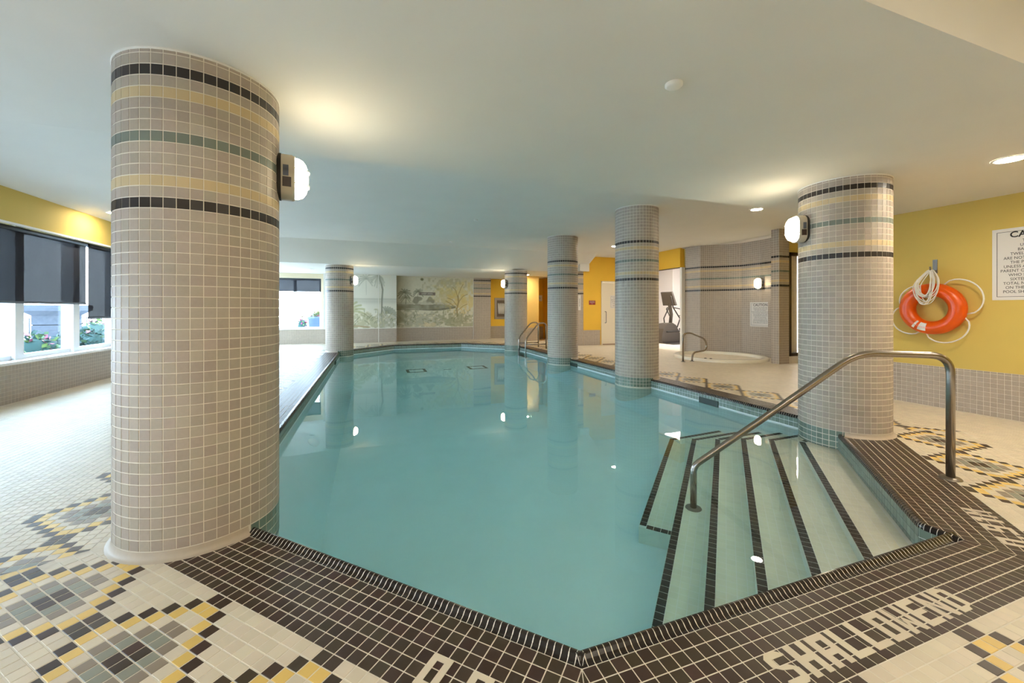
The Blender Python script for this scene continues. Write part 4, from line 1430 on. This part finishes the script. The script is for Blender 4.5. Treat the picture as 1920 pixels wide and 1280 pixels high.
def downlight(loc, label, rad=.085, lit=True):
    r = empty('downlight', loc); tag(r, label, 'ceiling light', 'recessed downlights')
    b_ = MB(); b_.lathe([(rad, .0), (rad + .004, -.006), (rad + .022, -.006), (rad + .026, .0)], M_WHITE, n=28); b_.build('trim_ring', r)
    b_ = MB()
    b_.lathe([(0.001, -.003), (rad, -.003), (rad, .001)], M_DOWN if lit else mat('downlight_off', (170, 168, 160), .4), n=28); b_.build('lens', r)
    return r
downlight((5.016, 1.755, HLOW - .001), 'lit recessed ceiling light above the caution notice on the yellow wall')
downlight((6.4, 5.2, HHIGH - .001), 'lit recessed ceiling light between the stair column and the hot tub')
downlight((6.40, 9.55, HHIGH - .001), 'lit recessed ceiling light in front of the yellow door wall')
downlight((-1.75, 13.7, HLOW - .001), 'unlit recessed ceiling light over the far window', lit=False)
downlight((-4.0, 8.3, 2.770), 'lit recessed ceiling light above the side window blinds', rad=.07)
downlight((4.6, -0.6, HHIGH - .001), 'added unseen ceiling fill light behind the camera, nearest the yellow wall')  # from here four fill lights, added out of view to brighten the near deck
downlight((2.2, -0.9, HHIGH - .001), 'added unseen ceiling fill light behind the camera, second from the yellow wall')
downlight((-0.2, -0.9, HHIGH - .001), 'added unseen ceiling fill light behind the camera, second from the side window')
downlight((-2.6, -0.9, HHIGH - .001), 'added unseen ceiling fill light behind the camera, next to the side window')
downlight((5.3, 13.5, HLOW - .001), 'lit recessed ceiling light in the passage behind the ladder')
def ceil_disc(loc, rad, label, name='ceiling_sensor'):
    b_ = MB(); b_.lathe([(.001, -.02), (rad * .8, -.02), (rad, -.012), (rad, .0)], M_WHITE, n=24); o = b_.build(name, None, loc); tag(o, label, 'sprinkler', 'round fittings on the ceiling'); return o
ceil_disc((1.58, 1.788, HLOW), .047, 'white round sprinkler cover on the low ceiling near the camera', 'sprinkler_cover')
ceil_disc((1.926, 7.64, HHIGH), .045, 'small round sprinkler cover on the raised ceiling over the pool', 'sprinkler_cover')
ceil_disc((1.94, 10.3, HHIGH), .045, 'small round sprinkler cover near the sloped ceiling end', 'sprinkler_cover')

# ------------------------------------------------------------------ stair handrail
hr = empty('stair_handrail', (3.867, 1.634, 0)); tag(hr, 'long brushed steel handrail sloping from the deck down to the pool stairs', 'handrail')
def hp(t_, z): return (-1.437 * t_, .896 * t_, z)
b = MB()
b.tube(fillet([hp(0, 0), hp(0, .872), hp(.335, .876), hp(.66, .417)], .13, 8) + fillet([hp(.70, .36), hp(1.0, -.055), hp(1.0, -.76)], .055, 8), .0245, M_STEEL, n=16)
b.build('rail', hr)
for t_, z in ((0, 0), (1.0, -.752)):
    b = MB(); b.lathe([(.024, .016), (.05, .014), (.06, .006), (.062, 0)], M_STEELD, n=24, c=hp(t_, z)); b.build('flange', hr)

# pool ladder
ld = empty('pool_ladder', (4.45, 11.4, 0)); tag(ld, 'steel pool ladder with two curved rails at the far pool edge', 'ladder')
for dv in (-.3, .3):
    b = MB()
    b.tube(fillet([(.55, dv, 0), (.55, dv, .78), (.30, dv, .78), (-.12, dv, .30), (-.12, dv, -1.1)], .14, 6), .021, M_STEEL, n=10)
    b.tube([(-.12, dv, .14), (.55, dv, .14)], .016, M_STEEL, n=8)
    b.build('side_rail', ld)
for k in range(3):
    b = MB(); b.box(-.17, -.07, -.28, .28, -.4 - .28 * k, -.375 - .28 * k, M_STEELD); b.build('rung', ld)

# hot tub and its rail
M_ACR = mat('white_acrylic', (236, 230, 214), .2)
ht = empty('hot_tub', (8.1, 7.6, 0)); tag(ht, 'round white sunken hot tub in the tiled niche', 'hot tub')
b = MB(); b.lathe([(1.05, 0), (1.05, .05), (1.02, .068), (.93, .068), (.90, .05), (.88, -.02), (.80, -.35), (.55, -.40), (.50, -.8), (.001, -.85)], M_ACR, n=64); b.build('shell', ht)
M_WTUB = water_mat('hot_tub_water', (.75, .93, .92), .4, bump=.06)
b = MB(); b.lathe([(.001, -.06), (.872, -.06), (.86, -.07), (.001, -.07)], M_WTUB, n=48); b.build('tub_water', ht)
b = MB(); b.lathe([(.02, .012), (.03, .008), (.03, 0)], mat('tub_control', (60, 56, 52), .5), n=16, c=(-.86, -.42, .068)); b.lathe([(.02, .012), (.03, .008), (.03, 0)], mat('tub_control', (60, 56, 52), .5), n=16, c=(-.80, -.52, .068)); b.build('control_button', ht)
rl = empty('hot_tub_handrail', (6.70, 7.29, 0)); tag(rl, 'small looped steel grab rail beside the hot tub', 'handrail')
b = MB(); b.tube(fillet([(0, 0, 0), (0, 0, .64), (.20, 0, .66), (.66, .0, .50), (.70, 0, .24), (.28, 0, .20), (.257, 0, 0)], .13, 6), .021, M_STEEL, n=12); b.build('rail', rl)
for x in (0, .257):
    b = MB(); b.lathe([(.02, .012), (.045, .01), (.05, 0)], M_STEELD, n=18, c=(x, 0, 0)); b.build('flange', rl)

# ------------------------------------------------------------------ life ring and rope
M_ORANGE = mat('ring_orange', (228, 88, 4), .28)
M_ROPE = mat('white_rope', (232, 228, 218), .7)
RV, RZ = 2.90, 1.205
lr = empty('life_ring', (6.55, RV, RZ)); tag(lr, 'bright orange life ring hanging on the yellow wall', 'life ring')
def ringpt(a, rr, off): return (off, -rr * math.sin(a), rr * math.cos(a))
b = MB()
Rm, rm = .232, .080
vs2 = []; fs2 = []
NA_, NB_ = 64, 20
for i in range(NA_):
    a = 2 * math.pi * i / NA_
    for j in range(NB_):
        c = 2 * math.pi * j / NB_
        vs2.append(ringpt(a, Rm + rm * math.cos(c), -.085 + rm * 0.95 * math.sin(c)))
for i in range(NA_):
    for j in range(NB_):
        i2, j2 = (i + 1) % NA_, (j + 1) % NB_
        fs2.append((i * NB_ + j, i2 * NB_ + j, i2 * NB_ + j2, i * NB_ + j2))
b.add(vs2, fs2, M_ORANGE, smooth=True); b.build('ring', lr)
def patch(a0, a1, name):
    b_ = MB(); n_ = 6; V_ = []
    for k in range(n_ + 1):
        a = R2D(a0 + (a1 - a0) * k / n_)
        for c in (R2D(-130), R2D(-105), R2D(-80), R2D(-60)):
            V_.append(ringpt(a, Rm + (rm + .0015) * math.cos(c), -.085 + (rm + .0015) * .95 * math.sin(c)))
    b_.add(V_, [(k * 4 + j, (k + 1) * 4 + j, (k + 1) * 4 + j + 1, k * 4 + j + 1) for k in range(n_) for j in range(3)], M_SIGN, smooth=True)
    b_.build(name, lr)
patch(186, 204, 'printed_label'); patch(211, 217, 'small_label')
def grab(a0, a1, bulge, name='grab_rope'):
    b_ = MB(); pts = []
    for k in range(17):
        t_ = k / 16
        a = R2D(a0 + (a1 - a0) * t_)
        e = math.sin(math.pi * t_) ** .6 * bulge
        pts.append(ringpt(a, Rm + rm * .9 + e, -.075 - .02 * math.sin(math.pi * t_)))
    b_.tube(pts, .0082, M_ROPE, n=8); b_.build(name, lr)
grab(20, 102, .17); grab(110, 190, .13); grab(202, 274, .12); grab(278, 340, .04)
# hook
hk = empty('rope_hook', (6.55, RV + .005, 1.70)); tag(hk, 'grey metal hook on the yellow wall holding the rope', 'hook')
b = MB(); b.box(-.006, .001, -.022, .022, -.06, .11, M_STEELD); b.build('plate', hk)
b = MB(); b.tube(fillet([(-.004, 0, -.03), (-.10, 0, -.03), (-.11, 0, .02)], .02), .009, M_STEELD, n=8); b.build('arm', hk)
b = MB(); b.lathe([(.001, .004), (.005, .004), (.006, 0)], M_STEEL, n=10, c=(-.006, 0, .08), axis='x'); b.build('screw', hk)
rpo = empty('throw_rope', (6.55, RV + .005, 1.68)); tag(rpo, 'coil of thin white rope hung from the hook over the life ring', 'rope')
rr_ = random.Random(5)
b = MB()
for k in range(13):
    w_ = .058 + .056 * rr_.random(); L = .30 + .13 * rr_.random(); off = -.185 - .04 * rr_.random(); sh = rr_.uniform(-.022, .022)
    pts = []
    for j in range(28):
        a = 2 * math.pi * j / 28
        y = math.sin(a); z = math.cos(a)
        ww = w_ * (1.0 - .65 * max(0, z) ** 1.5)
        pts.append((off * (.45 + .55 * min(1, (1 - z))), sh + ww * y, -L / 2 * (1 - z)))
    b.tube(pts, .005, M_ROPE, n=6, closed=True)
b.build('coil', rpo)

# ------------------------------------------------------------------ pool fittings
M_SKIM = mat('skimmer_dark', (24, 44, 34), .4)
M_SKIMF = mat('skimmer_frame', (40, 62, 50), .4)
def skimmer(loc, ang, label):
    r = empty('pool_skimmer', loc, ang); tag(r, label, 'skimmer', 'pool skimmers')
    b_ = MB(); b_.box(-.010, .004, -.155, .155, -.165, -.062, M_SKIM); b_.build('opening', r)
    b_ = MB()
    for y0, y1, z0, z1 in ((-.165, -.155, -.175, -.055), (.155, .165, -.175, -.055), (-.155, .155, -.062, -.055), (-.155, .155, -.175, -.165)):
        b_.box(-.013, .004, y0, y1, z0, z1, M_SKIMF)
    b_.build('frame', r)
skimmer((4.446, 4.35, 0), 0, 'dark skimmer opening in the teal wall between the stairs and the hot tub column')
skimmer((4.446, 8.30, 0), 0, 'dark skimmer opening beside the column near the ladder')
skimmer((-.846, 10.6, 0), math.pi, 'dark skimmer opening in the pool side below the far lamp column')
def drain(x, y, label):
    r = empty('floor_drain', (x, y, zfloor(y) + .002), 0); tag(r, label, 'drain', 'main drains on the pool floor')
    r.rotation_euler = (math.atan(-.075), 0, 0)
    b_ = MB()
    for x0, x1, y0, y1 in ((-.25, .25, -.25, -.18), (-.25, .25, .18, .25), (-.25, -.18, -.18, .18), (.18, .25, -.18, .18)):
        b_.box(x0, x1, y0, y1, 0, .006, M_BLACK)
    b_.build('tile_border', r)
    b_ = MB(); b_.box(-.11, .11, -.11, .11, 0, .008, M_PLASTER); b_.build('grate', r)
drain(1.08, 10.55, 'dark bordered floor drain on the window side of the deep end')
drain(2.70, 10.55, 'dark bordered floor drain on the ladder side of the deep end')
b = MB(); b.box(-.10, .10, -.03, .03, 0, .006, M_BLACK); o = b.build('floor_marker', None, (1.88, 10.5, zfloor(10.5) + .002)); o.rotation_euler = (math.atan(-.075), 0, 0); tag(o, 'short dark tile marker on the pool floor between the two drains', 'floor marker')
b = MB(); b.lathe([(.001, .012), (.10, .012), (.11, 0)], mat('return_cover', (250, 252, 250), .4), n=24); o = b.build('return_fitting', None, (-.645, 5.15, -0.855)); o.rotation_euler = (0, R2D(59), 0); tag(o, 'pale round return cover low on the pool side beyond the front column', 'pool fitting')

# ------------------------------------------------------------------ outside
M_GND = mat('outside_paving', (216, 218, 220), .9, noise=.06, nscale=2)
b = MB(); b.quad((-30, -20, -.02), (-4.66, -20, -.02), (-4.66, 40, -.02), (-30, 40, -.02), M_GND); b.quad((-4.66, 15.95, -.02), (20, 15.95, -.02), (20, 40, -.02), (-4.66, 40, -.02), M_GND)
gnd = tag(b.build('ground_outside'), kind='structure')
LEAFM = [mat('leaf_green', (66, 92, 62), .7, spec=.2), mat('leaf_dark', (40, 66, 62), .7, spec=.2), mat('leaf_lime', (92, 112, 60), .7, spec=.2), mat('flower_pink', (164, 92, 112), .7, spec=.2), mat('flower_rose', (150, 50, 90), .7, spec=.2), mat('leaf_purple', (82, 58, 74), .7, spec=.2)]
def bush(x, y, rx, ry, h, mix, label, name='garden_shrub', n=520, base=0.0):
    b_ = MB(); q = random.Random(int(x * 100 + y * 7))
    for _ in range(n):
        th_ = q.uniform(0, 2 * math.pi); ph = math.acos(q.uniform(-.1, 1)); rad = q.uniform(.72, 1.02)
        p = Vector((rx * rad * math.sin(ph) * math.cos(th_), ry * rad * math.sin(ph) * math.sin(th_), h * rad * math.cos(ph) * .95 + .03))
        a = Vector((q.uniform(-1, 1), q.uniform(-1, 1), q.uniform(-.5, 1))).normalized(); c = a.cross(Vector((q.uniform(-1, 1), q.uniform(-1, 1), q.uniform(-1, 1)))).normalized()
        L = q.uniform(.05, .09); W_ = L * .5
        m = LEAFM[q.choice(mix)]
        b_.add([p - a * L, p + c * W_, p + a * L, p - c * W_], [(0, 1, 2, 3)], m, q.random())
    b_.lathe([(rx * .75, 0), (rx * .8, h * .4), (rx * .5, h * .75), (.01, h * .85)], LEAFM[1], n=12)
    o = b_.build(name, None, (x, y, base - .02)); tag(o, label, 'shrub', 'garden plants outside the windows'); return o
bush(-6.0, 8.35, .55, .40, .80, [3, 4, 4, 0, 5], 'pink flowering shrub outside at the picture edge')
bush(-6.1, 9.2, .55, .40, .86, [3, 3, 4, 0, 2], 'rose pink bush outside, beside the white window mullion')
bush(-6.0, 10.05, .55, .40, .80, [0, 1, 1, 2, 3], 'green shrub outside in front of the stone pier')
bush(-6.0, 10.85, .55, .40, .76, [0, 1, 1, 1, 3], 'bluish green shrub outside next to the narrow window frame')
bush(-6.1, 11.75, .6, .40, .80, [0, 1, 1, 1], 'dark green shrub outside, below the lower hanging blind')
bush(-7.6, 11.6, .6, .6, .95, [3, 3, 0, 2], 'tall pink bush by the railing outside')
bush(-7.6, 15.0, .7, .7, .95, [3, 2, 0, 1], 'tall mixed bush behind the stone pier')
# stone pier outside
r = empty('stone_pier', (-7.5, 13.3, 0)); tag(r, 'grey stone gate pier with a flared cap outside the side window', 'pier')
M_STONE = mat('grey_stone', (62, 67, 76), .8, noise=.05, nscale=3)
b = MB(); b.box(-.31, .31, -.31, .31, -.02, .80, M_STONE); b.box(-.31, .31, -.31, .31, .82, 1.04, M_STONE); b.box(-.295, .295, -.295, .295, .80, .82, mat('stone_joint', (34, 36, 42), .9)); b.build('shaft', r)
b = MB(); b.hexa([(-.31, -.31, 1.04), (.31, -.31, 1.04), (.31, .31, 1.04), (-.31, .31, 1.04), (-.44, -.44, 1.16), (.44, -.44, 1.16), (.44, .44, 1.16), (-.44, .44, 1.16)], M_STONE); b.box(-.46, .46, -.46, .46, 1.16, 1.30, M_STONE); b.build('capital', r)
r = empty('garden_railing', (-8.6, 14.0, 0)); tag(r, 'thin dark garden railing behind the flower bushes', 'railing')
M_RAILD = mat('dark_rail', (44, 48, 58), .5)
for z in (.94, .78):
    b = MB(); b.box(-.012, .012, -5, 5.5, z, z + .022, M_RAILD); b.build('rail', r)
pmh = MB(); pmh.box(-.01, .01, -.01, .01, -.02, .95, M_RAILD); pme = pmh.mesh('post')
for k in range(43):
    o = bpy.data.objects.new('post', pme); C.objects.link(o); o.parent = r; o.location = (0, -5 + k * .25, 0)
# planter outside the far window
r = empty('garden_planter', (-2.05, 18.2, 0)); tag(r, 'round blue grey planter tub outside the far window', 'planter')
M_PL = mat('planter_blue', (50, 70, 104), .6)
b = MB(); b.lathe([(.001, 0), (.36, 0), (.42, .78), (.46, .80), (.46, .90), (.40, .90), (.38, .8), (.001, .8)], M_PL, n=28); b.build('tub', r)
b = MB(); b.lathe([(.405, .40), (.412, .40), (.412, .44), (.405, .44)], mat('planter_band', (84, 104, 136), .5), n=28); b.build('band', r)
bush(-2.0, 18.2, .4, .4, .28, [0, 2, 3, 4], 'flowers growing in the blue grey planter tub', n=260, base=.85)
bush(-2.75, 18.6, .25, .25, .95, [3, 4, 2], 'red flower spike bush beside the planter tub', n=200)
bush(-4.3, 19.6, .5, .5, .95, [0, 1, 4], 'green shrub outside behind the far window mullion', n=260)
